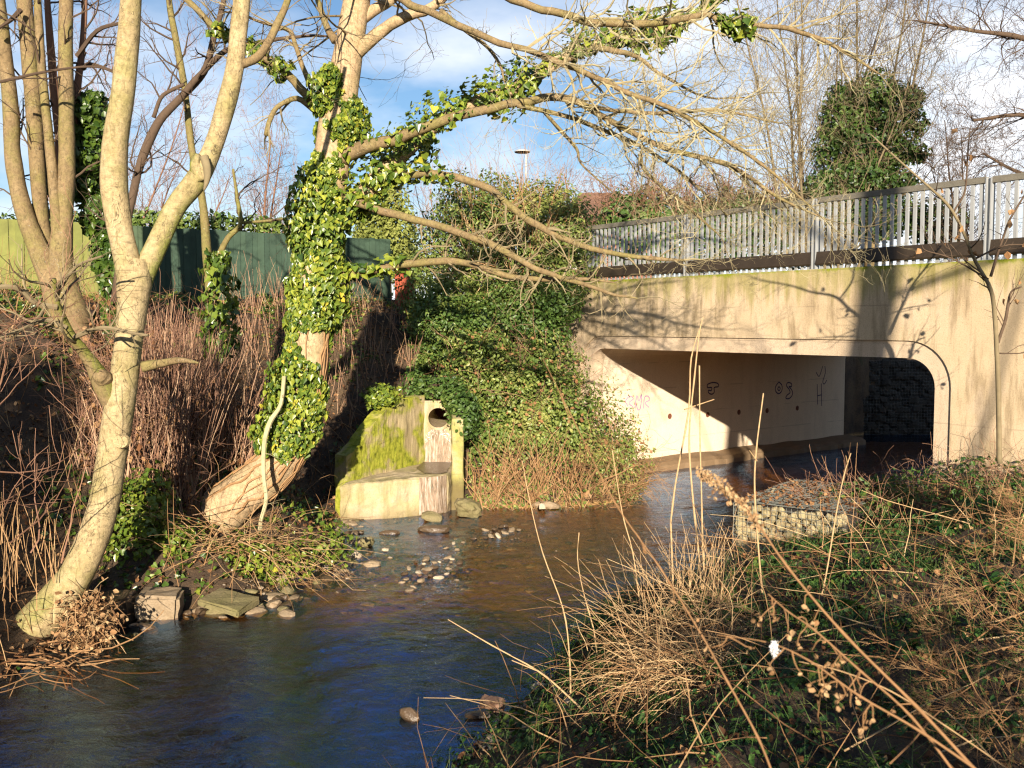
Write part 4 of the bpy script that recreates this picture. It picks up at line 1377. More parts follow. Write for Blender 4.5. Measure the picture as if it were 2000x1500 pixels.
for (cx, cy), rx, ry in blobs:
    n = int(rx * ry * .36)
    c = W(cx, cy, 17.2); sx = rx * 17 / FPX; sz = ry * 17 / FPX
    v = rnd_unit(n) * (.55 + .45 * rng.random((n, 1))) * [sx, sx * 1.2, sz]
    leaves(g, c + v, v / [sx, sx, sz] + rng.normal(0, .5, (n, 3)), np.array([0, 0, -1.0]) + rng.normal(0, .6, (n, 3)), .08 + .05 * rng.random(n), LEAF_IVY, .02 + .33 * rng.random(n) ** 1.5)
o = g.build('ivy', M['ivy'], mt); o['kind'] = 'stuff'
mt2 = root('ivy_covered_sapling', W(215, 640, 17.6), 'dark ivy-covered stem just behind the forked tree', 'tree')
limb(mt2, [(225, 680, 26, 17.6), (212, 560, 22, 17.6), (205, 440, 20, 17.6), (192, 320, 16, 17.5), (180, 200, 10, 17.5)], M['bark3'], 'trunk', 9)

# ---- slim dark trees between the forked tree and the ivy clad tree
for nm_, lab, lim in (('slim_tree', 'slim dark leaning tree crossing behind the forked tree', [[(268, 340, 16, 15.5), (285, 290, 18, 15.5), (312, 235, 17, 15.5), (352, 192, 15, 15.5), (398, 140, 14, 15.5), (418, 70, 12, 15.5), (440, -20, 10, 15.5), (450, -200, 6, 15.5)],
                                                                                          [(350, 195, 13, 15.5), (400, 135, 12, 15.4), (450, 95, 11, 15.3), (520, 80, 8, 15.2), (600, 70, 6, 15.1), (640, 72, 4, 15.1)], [(240, 470, 16, 15.5), (268, 340, 16, 15.5)], [(300, 230, 8, 15.5), (318, 185, 8, 15.5), (360, 165, 7, 15.5)], [(225, 590, 18, 15.5), (240, 470, 16, 15.5)]]),
                      ('thin_tree', 'thin upright dark stem between the forked tree and ivy clad trunk', [[(420, 640, 22, 16), (408, 540, 20, 16), (400, 430, 17, 16), (393, 380, 15, 16), (374, 290, 14, 16), (362, 180, 13, 16), (344, 80, 13, 16), (330, 0, 12, 16), (320, -150, 8, 16)], [(418, 520, 12, 16), (445, 465, 11, 16), (472, 435, 9, 16), (462, 380, 7, 16), (455, 330, 5, 16)], [(472, 435, 6, 16), (540, 430, 5, 15.9), (575, 422, 4, 15.8)]])):
    r_ = root(nm_, W(lim[0][0][0], 660, 16), lab, 'tree')
    g = Geo()
    for pts in lim:
        P, R = limb(r_, pts, M['bark3'] if nm_ == 'thin_tree' else M['twig_dark'], 'trunk' if pts is lim[0] else 'branch', 8, .1, tint=.3)
        dress(g, P, R, .26, 1.1, 2, f0=.35, kids=(3, 4), curv=.25, tint=.15)
    o = g.build('twigs', M['twig_dark'], r_); o['kind'] = 'stuff'
    if nm_ == 'thin_tree':
        g = Geo()
        P, R = px_path([(432, 700, 26, 15.9), (430, 620, 30, 15.9), (428, 540, 26, 15.9), (430, 490, 18, 15.9)])
        a_ = ivy_on(P, R * .8, 620, .10, 0, 1, .25, .10, 4)
        leaves(g, *a_[:4], LEAF_IVY, a_[4] * .6 + .05)
        o = g.build('ivy', M['ivy'], r_); o['kind'] = 'stuff'

# ---- trees beyond the bridge and fence
def bare_tree(name, label, px, py, Y, stems, height, spread, kids, mat, tint, group=None, r0=.12, lev=3, base_w=.5):
    b0 = W(px, py, Y)
    b0[2] = float(H(b0[0], b0[1])) - .05
    r_ = root(name, b0, label, 'tree', group)
    g = Geo()
    for k in range(stems):
        an = rng.random() * 6.28
        off = np.array([math.cos(an), math.sin(an) * .6, 0]) * base_w * rng.random()
        lean = np.array([math.cos(an), math.sin(an) * .7, 0]) * spread * (.2 + rng.random())
        hgt = height * (.6 + .45 * rng.random())
        n = 10
        pts = wander(b0 + off, lean + np.array([0, 0, 1.0]), hgt, n, .05, .06)
        rad = r0 * (.6 + .6 * rng.random()) * (1 - .85 * np.linspace(0, 1, n + 1) ** .8) + .006
        gg = Geo(); tube(gg, smooth_path(pts, 2), np.interp(np.linspace(0, 1, 2 * n + 1), np.linspace(0, 1, n + 1), rad), 8, tint)
        gg.build('trunk', mat, r_, True)
        for i in range(2, n + 1):
            for _ in range(kids[0]):
                t = unit(pts[i] - pts[i - 1]); a = unit(cross(t, rng.normal(size=3)))
                th = .35 + .5 * rng.random()
                grow(g, pts[i - 1] + (pts[i] - pts[i - 1]) * rng.random(), t * math.cos(th) + a * math.sin(th), hgt * .22 * (.5 + rng.random()), rad[i] * .42, lev, curv=.15, up=.06, kids=kids[1:], tint=tint, minr=.005)
    o = g.build('twigs', mat, r_); o['kind'] = 'stuff'
    return r_


bare_tree('coppiced_tree', 'bare many-stemmed tree rising behind the bridge railing', 1612, 380, 36, 11, 14.0, .46, (4, 3, 3, 3), M['twig'], .22, r0=.10, base_w=1.0)
bare_tree('street_tree', 'bare dark tree behind the right end of the railing', 1935, 380, 34, 4, 8.5, .35, (3, 4, 4, 3), M['twig_dark'], .3, None, .09, base_w=.3)
# overhanging crown, right top corner
b0 = np.array([22.0, 29.0, 4.3])
ot = root('overhanging_tree', b0, 'bare tree reaching in from the upper right corner with fine dark twigs', 'tree')
limb(ot, [(2380, 560, 60, 29), (2330, 200, 52, 29), (2290, -150, 44, 29), (2280, -500, 30, 29)], M['twig_dark'], 'trunk', 12, tint=.3)
g = Geo()
for pts in ([(2340, 260, 22, 29), (2150, 130, 16, 28.5), (2000, 75, 11, 28), (1900, 60, 7, 27.6), (1790, 40, 4, 27.4)], [(2330, 160, 24, 29), (2100, 20, 15, 28.4), (1960, -40, 10, 28), (1850, -60, 6, 27.7)], [(2340, 330, 20, 29), (2150, 260, 14, 28.6), (2010, 225, 9, 28.3), (1900, 235, 5, 28)],
            [(2340, 60, 26, 29), (2120, -120, 18, 28.5), (1950, -200, 10, 28), (1800, -240, 5, 28)], [(2350, 420, 16, 29.5), (2150, 380, 11, 29.5), (2000, 340, 7, 29.6), (1920, 300, 4, 29.7)]):
    P, R = limb(ot, pts, M['twig_dark'], 'branch', 8, .06, tint=.3)
    dress(g, P, R, .17, 2.1, 3, f0=.3, kids=(3, 4, 4), curv=.2, up=.02, tint=.2, minr=.004)
o = g.build('twigs', M['twig_dark'], ot); o['kind'] = 'stuff'
far_lab = ['hazy bare tree far behind the left trunks', 'bare tree far off between forked and ivy clad trunks', 'distant bare tree above the yellow-green conifer', 'distant bare tree right of the street lamp', 'far bare tree behind the green fence middle', 'far bare tree left of the tree with many stems']
for (px, Y, hh_, sp), lab in zip(((190, 48, 13, .5), (500, 55, 10, .5), (905, 60, 9, .45), (1130, 52, 7.5, .5), (330, 60, 11, .5), (1390, 55, 9, .5)), far_lab):
    bare_tree('distant_tree', lab, px, 560, Y, 3, hh_, sp, (3, 4, 4, 3), M['red'], .35, 'distant bare trees', .13, 3)


# ---- evergreen masses
def blob_leaves(g, blobs, n, size, tmpl, tlo, thi, shell=.5, seed=1, droop=.5, cut=.0):
    vol = np.array([b_[1][0] * b_[1][1] + b_[1][1] * b_[1][2] for b_ in blobs]); vol = vol / vol.sum()
    for (c, r), v_ in zip(blobs, vol):
        k = int(n * v_)
        d = rnd_unit(k)
        lum = .60 + .85 * fbm(d[:, 0] * 2.6 + c[0], d[:, 2] * 2.6 + d[:, 1] * 1.9 + c[2], seed, 4)
        rr = (1 - shell * rng.random(k) ** 1.6) * lum
        P = np.asarray(c) + d * rr[:, None] * np.asarray(r)
        N = d + rng.normal(0, .55, (k, 3)) + [0, 0, .25]
        D = rng.normal(0, .7, (k, 3)) + [0, 0, -droop]
        t = np.clip(tlo + (thi - tlo) * (.25 * rng.random(k) + .75 * fbm(P[:, 0] * 1.4, P[:, 2] * 1.4 + P[:, 1], seed + 3)) + .1 * rng.normal(size=k), 0, 1)
        leaves(g, P, N, D, size * (.6 + .8 * rng.random(k)), tmpl, t)


eb = root('evergreen_shrub', (0, 23.6, 4.2), 'big rounded evergreen shrub covering the left end of the railing', 'shrub')
g = Geo()
blob_leaves(g, [((-.9, 24.0, 5.4), (1.6, 1.3, 1.7)), ((.5, 23.9, 5.5), (1.5, 1.2, 1.75)), ((-1.7, 23.6, 4.6), (1.1, 1.1, 1.6)), ((1.35, 23.2, 5.2), (.95, .8, 1.2)), ((-.3, 24.2, 6.6), (.9, .8, .9)), ((.9, 24.2, 6.5), (.8, .8, .8)), ((-1.3, 24.3, 6.6), (.7, .7, .8)),
                ((.3, 23.0, 4.6), (1.6, .8, 1.1)), ((-1.6, 22.8, 3.8), (.9, .8, 1.1)), ((1.2, 23.3, 6.0), (1.0, .8, .9)), ((.1, 23.4, 5.7), (1.3, .7, 1.2))], 40000, .085, LEAF_OVAL, .4, 1.1, .4)
o = g.build('foliage', M['laurel'], eb); o['kind'] = 'stuff'
for c_, r_ in (((-.4, 24.0, 5.2), (1.6, .9, 1.35)), ((.8, 23.8, 5.3), (1.0, .6, 1.2)), ((-1.5, 23.6, 4.4), (.8, .8, 1.2))):
    pass
g = Geo()
for _ in range(60):
    p0 = np.array([rng.normal(-.2, .6), 23.8 + rng.normal(0, .3), 4.2])
    grow(g, p0, np.array([rng.normal(0, .5), rng.normal(0, .4), 1.0]), 2.6 + 1.2 * rng.random(), .022, 2, kids=(3, 4), curv=.15, tint=.5)
for _ in range(26):
    p0 = np.array([rng.uniform(-1.5, 2.1), 22.9 + rng.normal(0, .25), rng.uniform(4.1, 5.2)])
    grow(g, p0, np.array([rng.normal(0, .8), -.7 + rng.normal(0, .4), .7]), 1.0 + .9 * rng.random(), .012, 2, kids=(3, 3), curv=.2, tint=.85)
o = g.build('stems', M['dead'], eb); o['kind'] = 'stuff'

et = root('ivy_smothered_tree', W(1710, 380, 36), 'dark evergreen ivy-smothered tree behind the railing beside the bare stems', 'tree')
g = Geo()
def wb(px, py, Y, rx, rz): return (tuple(W(px, py, Y)), (rx * Y / FPX, rx * Y / FPX * .8, rz * Y / FPX))
blob_leaves(g, [wb(1705, 190, 36, 48, 50), wb(1650, 235, 36, 48, 55), wb(1745, 215, 36.3, 50, 48), wb(1690, 280, 36, 62, 60), wb(1745, 295, 36, 45, 34), wb(1680, 345, 35.8, 66, 40), wb(1740, 360, 36, 52, 26), wb(1700, 420, 36.5, 95, 55), wb(1830, 440, 37, 60, 50), wb(1785, 190, 36.2, 22, 20), wb(1792, 240, 36, 20, 24), wb(1790, 300, 36, 26, 18), wb(1640, 190, 36.3, 26, 30), wb(1620, 290, 36, 32, 40), wb(1615, 360, 36, 40, 30)], 21000, .16, LEAF_OVAL, .0, .62, .45, 4)
o = g.build('foliage', M['laurel'], et); o['kind'] = 'stuff'
limb(et, [(1700, 520, 30, 36.4), (1700, 400, 26, 36.4), (1695, 300, 20, 36.4), (1700, 190, 12, 36.4)], M['bark3'], 'trunk', 9)

ct = root('conifer', W(760, 600, 30), 'yellow-green conifer showing above the end of the green fence', 'tree')
g = Geo()
cb = []
for (px, py, rx, rz) in ((757, 400, 40, 40), (735, 440, 45, 45), (780, 445, 40, 45), (752, 490, 58, 50), (725, 480, 40, 45), (790, 520, 40, 45), (757, 372, 20, 22)):
    cb.append(wb(px, py, 31, rx, rz))
blob_leaves(g, cb, 9000, .13, LEAF_DIA, .1, .95, .4, 6, -.5)
o = g.build('foliage', M['conifer'], ct); o['kind'] = 'stuff'
limb(ct, [(757, 640, 18, 31.2), (757, 500, 14, 31.2), (757, 390, 6, 31.2)], M['bark3'], 'trunk', 8)

hl = [(1215, 400, 46, 40), (1265, 395, 40, 45), (1310, 405, 45, 36), (1370, 410, 55, 42), (1440, 400, 55, 46), (1500, 410, 55, 40), (1560, 405, 45, 44)]
hg = root('hedge', W(1400, 440, 38), 'reddish green hedge behind the far part of the railing', 'hedge')
g = Geo()
blob_leaves(g, [wb(a, b_ + 15, 38, rx, rz) for a, b_, rx, rz in hl], 7500, .2, LEAF_OVAL, .1, .7, .4, 8)
blob_leaves(g, [wb(a, 470, 38.5, rx * 1.3, 50) for a, b_, rx, rz in hl], 3500, .22, LEAF_OVAL, .05, .5, .4, 8)
o = g.build('foliage', M['laurel'], hg); o['kind'] = 'stuff'
g = Geo()
for a, b_, rx, rz in hl:
    for _ in range(16):
        grow(g, W(a + rng.normal(0, rx * .5), b_ + 30, 37.5), np.array([rng.normal(0, .4), rng.normal(0, .3), 1.0]), 1.5, .02, 2, kids=(4, 4), tint=.4, minr=.008)
o = g.build('red_twigs', M['red'], hg); o['kind'] = 'stuff'
# laurel peeping over the fence
g = Geo()
bl = [wb(x, 440 + 8 * math.sin(x), 27.5, 30, 22) for x in range(-10, 640, 38)]
blob_leaves(g, bl, 4200, .13, LEAF_OVAL, .3, .95, .5, 12, -.4)
tag(g.build('laurel_hedge', M['laurel']), 'laurel hedge with leaf tips showing above the green fence', 'hedge')

# ---- street lamp and house beyond
lp = root('street_lamp', W(1027, 480, 40), 'street lamp with flat disc head above the evergreen shrub', 'street lamp')
c = W(1020, 296, 40)
g = Geo()
prof = [(.02, .10), (.14, .095), (.26, .05), (.335, .0), (.325, -.02)]
rows = [[c + np.array([r_ * math.cos(q), r_ * math.sin(q), z_]) for q in np.linspace(0, 6.283, 21)[:-1]] for r_, z_ in prof]
i = np.arange(20); j = (i + 1) % 20
g.add(np.array(rows).reshape(-1, 3), [np.concatenate([np.stack([i + 20 * k, j + 20 * k, j + 20 * k + 20, i + 20 * k + 20], 1) for k in range(4)])])
g.build('lamp_head', M['lampgrey'], lp, True)
g = Geo(); g.ngon([c + np.array([.32 * math.cos(q), .32 * math.sin(q), -.02]) for q in np.linspace(0, 6.283, 21)[:-1]])
g.ngon([c + np.array([.32 * math.cos(-q), .32 * math.sin(-q), -.04]) for q in np.linspace(0, 6.283, 21)[:-1]])
g.build('lamp_glass', M['lampdark'], lp)
g = Geo(); tube(g, [c + np.array([.16, 0, -.03]), c + np.array([.16, 0, -3]), c + np.array([.16, 0, -7.0])], [.035, .045, .07], 10)
g.build('pole', M['lampgrey'], lp, True)

hs = root('brick_house', W(1190, 470, 62), 'brick house with brown tiled roof far behind the evergreen shrub', 'house')
c = W(1180, 470, 62); x0, z0 = c[0], 4.3
g = Geo(); box(g, (x0 - 3.2, 62, z0), (6.4, 0, 0), (0, 7, 0), (0, 0, 4.6)); g.build('wall', M['brickwall'], hs)
g = Geo()
zr = W(1180, 362, 62)[2]
rf = [(x0 - 3.6, 61.6, z0 + 4.55), (x0 + 3.6, 61.6, z0 + 4.55), (x0 + 3.6, 69.4, z0 + 4.55), (x0 - 3.6, 69.4, z0 + 4.55), (x0 - 1.4, 65.5, zr), (x0 + 1.4, 65.5, zr)]
g.add(rf, [np.array([[0, 1, 5, 4], [2, 3, 4, 5]])]); g.f.append(np.array([[1, 2, 5], [3, 0, 4]])); g.f.append(np.array([[3, 2, 1, 0]]))
g.build('roof', M['roof'], hs)
for wx_ in (-1.7, 1.2):
    g = Geo(); box(g, (x0 + wx_ - .55, 61.94, z0 + 2.9), (1.1, 0, 0), (0, .05, 0), (0, 0, 1.2)); wn = g.build('window', M['white'], hs)
    for k in range(2):
        g = Geo(); box(g, (x0 + wx_ - .47 + .5 * k, 61.925, z0 + 2.98), (.43, 0, 0), (0, .02, 0), (0, 0, 1.04)); g.build('pane', M['lampdark'], wn)

# ------------------------------------------------------------------ vegetation on the banks
def scatter(n, poly, keep=None):
    poly = np.asarray(poly, float)
    lo, hi = poly.min(0), poly.max(0)
    out = np.zeros((0, 2))
    while len(out) < n:
        q = lo + (hi - lo) * rng.random((n, 2))
        k = inside(q[:, 0], q[:, 1], poly)
        if keep is not None: k &= keep(q)
        out = np.vstack([out, q[k]])
        if not k.any(): break
    return out[:n]


def dry(q): return ~inside(q[:, 0], q[:, 1], STREAM) & (((q[:, 0] - J0[0]) * NN[0] + (q[:, 1] - J0[1]) * NN[1]) < -.02) & ~inside(q[:, 0], q[:, 1], PITW)


def on_ground(q, lift=0.0): return np.column_stack([q, H(q[:, 0], q[:, 1]) + lift])


LBANK = [(-14, 7), (-4.9, 8), (-4.8, 11.5), (-2.9, 13.4), (-2.6, 15.5), (-3, 17.6), (-1, 18.7), (2.7, 19.4), (2.6, 21.5), (1.8, 22.6), (-2, 27), (-14, 24)]
RBANK = [(-1.6, 5), (-.4, 8), (.9, 11.5), (2.4, 13.5), (3.6, 14), (5.0, 17.3), (6.0, 17.3), (11, 10.5), (9, 3), (3, 2)]
g = Geo()
for poly, n in ((LBANK, 26000), (RBANK, 6500)):
    q = scatter(n, poly, dry)
    P = on_ground(q, .015 + .04 * 0)
    P[:, 2] += .04 * rng.random(len(P))
    leaves(g, P, rnd_unit(len(P)) * .75 + [0, 0, .8], rnd_unit(len(P)), .035 + .05 * rng.random(len(P)), LEAF_DEAD, rng.random(len(P)) ** 1.3)
tag(g.build('fallen_leaves', M['litter']), 'brown fallen leaves covering both banks', None, None, 'stuff')

# ivy creeping over the left bank
g = Geo()
q = scatter(30000, LBANK, dry)
mk = fbm(q[:, 0] * .7 + 3, q[:, 1] * .7, 61, 4)
q = q[mk > .50]
P = on_ground(q, .02); P[:, 2] += .14 * rng.random(len(P)) ** 2
leaves(g, P, rnd_unit(len(P)) * .7 + [0, -.3, .8], rnd_unit(len(P)), .05 + .05 * rng.random(len(P)), LEAF_IVY, np.clip(.25 + .2 * rng.normal(size=len(P)), 0, .7))
tag(g.build('ivy_ground_cover', M['ivy']), 'patches of ivy creeping over the far bank', None, None, 'stuff')

# ivy and privet mass on the slope right of the outfall
SL = [(-2.0, 20.5), (-.85, 18.75), (.6, 18.7), (1.6, 18.9), (2.6, 19.5), (2.75, 20.6), (2.1, 21.9), (1.85, 22.5), (.5, 24.3), (-1.6, 24.2), (-2.4, 22)]


def bulge(q):
    return (.35 + .75 * fbm(q[:, 0] * .9 + 7, q[:, 1] * .9 + 2, 21, 3)) * np.clip(seg_dist(q[:, 0], q[:, 1], np.vstack([SL, SL[:1]])) / .7, .15, 1)


sm = root('ivy_bank_thicket', (.6, 19.4, .5), 'sunlit green thicket tumbling down the bank between outfall and bridge opening', 'thicket')
g = Geo()
q = scatter(42000, SL, lambda q: ((q[:, 0] - J0[0]) * NN[0] + (q[:, 1] - J0[1]) * NN[1]) < -.05)
bu = bulge(q)
P = on_ground(q)
dens = fbm(q[:, 0] * 1.6, q[:, 1] * 1.6, 33, 3)
low = np.clip((P[:, 2] - .5) / .9, 0, 1)
k = (rng.random(len(q)) < .25 + .75 * low) & ((dens > .30) | (low > .8)) & ~((q[:, 0] < -.9) & (q[:, 1] < 20.0))
q, P, bu = q[k], P[k], bu[k]
P[:, 2] += bu * (1 - .55 * rng.random(len(P)) ** 2)
P += rng.normal(0, .04, P.shape)
k = ~((q[:, 0] < -.9) & (q[:, 1] < 22) & (P[:, 2] < 2.22))
q, P, bu = q[k], P[k], bu[k]
e = .15
gxn = (H(q[:, 0] + e, q[:, 1]) - H(q[:, 0] - e, q[:, 1])) / (2 * e); gyn = (H(q[:, 0], q[:, 1] + e) - H(q[:, 0], q[:, 1] - e)) / (2 * e)
N = np.column_stack([-gxn, -gyn, np.ones(len(q))]); N /= np.linalg.norm(N, axis=1, keepdims=True)
leaves(g, P, N + rng.normal(0, .5, P.shape), rng.normal(0, .6, P.shape) + [0, -.4, -.5], .06 + .05 * rng.random(len(P)), LEAF_OVAL, np.clip(.5 + .7 * (fbm(P[:, 0] * 1.5, P[:, 2] * 1.5 + P[:, 1], 71) - .3) + .12 * rng.normal(size=len(P)), 0, 1))
mb = [((1.5, 20.6, 1.25), (1.15, .9, 1.25)), ((2.25, 20.3, .6), (.75, .8, .95)), ((.8, 20.5, 1.8), (1.2, .9, 1.15)), ((0, 20.6, 2.1), (1.1, .8, 1.0)), ((-.8, 20.8, 2.7), (.9, .7, .8)), ((.6, 21.4, 2.7), (1.0, .7, .8))]
for _ in range(26):      # ragged outline: loose sprays and clumps
    c_, r_ = mb[rng.integers(6)]
    v_ = rnd_unit(1)[0]; v_[1] = -abs(v_[1])
    mb.append((tuple(np.array(c_) + v_ * np.array(r_) * .95), tuple(np.array([.28, .28, .24]) * (.6 + .9 * rng.random()))))
blob_leaves(g, mb, 21000, .078, LEAF_OVAL, .4, 1.2, .45, 23)
# ivy hanging over the end of the bridge face
blob_leaves(g, [((.35, 21.9, 3.9), (.9, .6, .9)), ((1.15, 21.6, 4.15), (.55, .45, .55)), ((.9, 21.8, 3.3), (.5, .5, .6)), ((-.5, 22.0, 3.6), (.9, .7, .8)), ((-1.5, 22.3, 3.6), (.8, .7, .9)), ((-.95, 19.1, 1.85), (.32, .6, .5)), ((-1.15, 19.6, 2.15), (.3, .5, .3)), ((-1.5, 20.1, 2.36), (.5, .35, .28)), ((-2.05, 20.1, 2.35), (.35, .3, .3))], 10500, .085, LEAF_OVAL, .05, .7, .5, 17)
o = g.build('foliage', M['laurel'], sm); o['kind'] = 'stuff'
g = Geo()
blob_leaves(g, mb, 1500, .075, LEAF_DEAD, .3, 1.0, .25, 29)
o = g.build('dead_leaves', M['litter'], sm); o['kind'] = 'stuff'
g = Geo()
for _ in range(150):
    c_, r_ = mb[rng.integers(6)]
    v_ = rnd_unit(1)[0]; v_[1] = -abs(v_[1]); p = np.array(c_) + v_ * np.array(r_) * .8
    grow(g, p, v_ + np.array([0, -.2, .7]), .5 + .6 * rng.random(), .006, 1, kids=(2,), curv=.2, up=-.03, tint=.6, minr=.0025)
o = g.build('runners', M['red'], sm); o['kind'] = 'stuff'
g = Geo()
q = scatter(260, [(-.85, 18.7), (.6, 18.65), (1.7, 18.9), (2.6, 19.5), (2.6, 19.9), (1.2, 19.6), (-.7, 19.5)])
for p in on_ground(q):
    d = np.array([rng.normal(0, .45), -.35 + rng.normal(0, .3), 1.0])
    L = .5 + 1.0 * rng.random()
    if p[0] > 1.6: d = np.array([.5 + rng.normal(0, .6), -.6 + rng.normal(0, .4), .45]); L *= .9
    grow(g, p, d, L, .008 + .008 * rng.random(), 1 if rng.random() < .5 else 0, kids=(2,), curv=.14, up=.0, tint=.55, minr=.0025)
for p in on_ground(scatter(120, [(1.0, 18.8), (2.6, 19.4), (2.8, 20.8), (2.2, 21.8), (1.3, 20.2)])):
    p[2] += .3 + .5 * rng.random()
    grow(g, p, np.array([.7 + rng.normal(0, .5), -.8 + rng.normal(0, .4), .15 + rng.normal(0, .4)]), .5 + .8 * rng.random(), .006, 1, kids=(3,), curv=.25, up=-.05, tint=.55, minr=.003)
for p in on_ground(scatter(300, [(-.7, 18.55), (1.5, 18.65), (2.7, 19.3), (2.5, 19.9), (-.7, 19.2)])):
    P2 = wander(p, np.array([rng.normal(0, .7), -.5 + rng.normal(0, .5), .5]), .35 + .3 * rng.random(), 4, .2, -.1)
    tube(g, P2, np.linspace(.005, .002, 5), 3, .5 + .5 * rng.random())
o = g.build('dead_stems', M['dead'], sm); o['kind'] = 'stuff'

# reddish shoots behind the forked tree
rt = root('red_shoot_thicket', W(380, 1000, 14), 'dense upright reddish-brown dead shoots between the two large trunks', 'thicket')
g = Geo()
poly = [(-6.3, 13.4), (-5.2, 12.9), (-4.75, 13.6), (-4.6, 14.9), (-4.0, 15.6), (-5.6, 16.8), (-6.6, 15.4)]
for p in on_ground(scatter(1150, poly)):
    px_ = p[0] / p[1] * FPX + 1000
    hgt = np.interp(px_, [180, 280, 330, 420, 480, 540], [1.2, 2.3, 2.7, 2.1, 1.6, .6]) * (.45 + .6 * rng.random())
    hgt = max(hgt + 1.0 - p[2] * .75, .5)
    d = np.array([rng.normal(.02, .20), rng.normal(-.05, .14), 1])
    if rng.random() < .12: d = d + rng.normal(0, .7, 3); hgt *= .6
    P2 = wander(p, d, hgt, 5, .09, .03)
    if rng.random() < .35: grow(g, P2[3], P2[4] - P2[3] + rng.normal(0, .1, 3), .5, .004, 1, kids=(2,), tint=.5, minr=.0025)
    tube(g, P2, np.linspace(.009, .0035, 6) * (.45 + .9 * rng.random()), 3, np.clip(.45 + .35 * rng.normal(), 0, 1))
for p in on_ground(scatter(420, poly)):
    grow(g, p + [0, 0, 1.5 * rng.random()], rng.normal(0, .6, 3) + [0, -.3, .5], .5 + .5 * rng.random(), .005, 1, kids=(3,), tint=.4, minr=.0025)
o = g.build('shoots', M['red'], rt); o['kind'] = 'stuff'
g = Geo()
q = scatter(1700, poly)
P = on_ground(q); P[:, 2] += .1 + 1.5 * rng.random(len(P)) ** 2.2
leaves(g, P, rnd_unit(len(P)), rnd_unit(len(P)), .06 + .07 * rng.random(len(P)), LEAF_DEAD, .3 + .7 * rng.random(len(P)))
o = g.build('dead_leaves', M['litter'], rt); o['kind'] = 'stuff'
g = Geo()
blob_leaves(g, [((-5.05, 12.75, 1.2), (.45, .4, .55)), ((-4.75, 12.9, .6), (.4, .3, .4)), ((-2.6, 18.9, 2.25), (.4, .35, .25)), ((-5.4, 12.6, .6), (.5, .3, .4))], 2600, .07, LEAF_IVY, .2, .75, .6, 31)
o = g.build('ivy_leaves', M['ivy'], rt); o['kind'] = 'stuff'

# dead stems and brambles over the whole left bank
g = Geo()
q = scatter(1500, LBANK, dry)
for p in on_ground(q):
    if p[0] > -1.2 and p[1] > 18.6: continue
    L = .5 + .9 * rng.random()
    if rng.random() < .55:
        P2 = wander(p, np.array([rng.normal(0, .35), rng.normal(-.1, .3), 1.0]), L, 4, .12, 0)
        tube(g, P2, np.linspace(.006, .002, 5), 3, .2 + .7 * rng.random())
    else:
        P2 = wander(p, np.array([rng.normal(0, .8), rng.normal(-.3, .6), .9]), L * 1.5, 7, .2, -.22)
        tube(g, P2, np.linspace(.006, .002, 8), 3, .1 + .5 * rng.random())
tag(g.build('bank_brambles', M['dead']), 'dead stems and arching brambles scattered over the far bank', None, None, 'stuff')

# pale stems below the fence
g = Geo()
for p in on_ground(scatter(320, [(-5.5, 18.5), (-2.2, 20.5), (-2.2, 24.5), (-7, 23)])):
    P2 = wander(p, np.array([rng.normal(0, .18), rng.normal(-.05, .15), 1.0]), .6 + .9 * rng.random(), 4, .06, 0)
    tube(g, P2, np.linspace(.007, .003, 5), 3, .35 + .5 * rng.random())
tag(g.build('dry_stalks', M['red']), 'thin reddish stalks standing in front of the green fence', None, None, 'stuff')

# twig tangle overhanging the water below the ivy clad tree
tg = root('twig_bush', W(500, 1060, 13.2), 'tangle of bare arching twigs overhanging the water below the leaning trunk', 'bush')
g = Geo()
for _ in range(120):
    a_ = W(rng.uniform(370, 560), rng.uniform(1050, 1110), rng.uniform(12.7, 13.4))
    a_[2] = max(a_[2], .35)
    d = np.array([.9 + rng.normal(0, .6), -.2 + rng.normal(0, .5), .35 + rng.normal(0, .35)])
    if rng.random() < .3: d[0] = -d[0] * .6
    P2 = wander(a_, d, .8 + .9 * rng.random(), 8, .16, -.13)
    P2[:, 2] = np.maximum(P2[:, 2], .06)
    tube(g, P2, np.linspace(.006, .002, 9) * (.6 + .7 * rng.random()), 4, .4 + .45 * rng.random())
    if rng.random() < .6: grow(g, P2[4], P2[5] - P2[4] + rng.normal(0, .05, 3), .4, .004, 1, kids=(2,), tint=.7)
o = g.build('twigs', M['dead'], tg); o['kind'] = 'stuff'
g = Geo()
blob_leaves(g, [((-3.2, 13.1, .35), (.45, .3, .3)), ((-2.75, 13.9, .4), (.4, .35, .35)), ((-3.6, 12.9, .45), (.4, .3, .3))], 900, .06, LEAF_IVY, .2, .7, .6, 41)
o = g.build('ivy_leaves', M['ivy'], tg); o['kind'] = 'stuff'

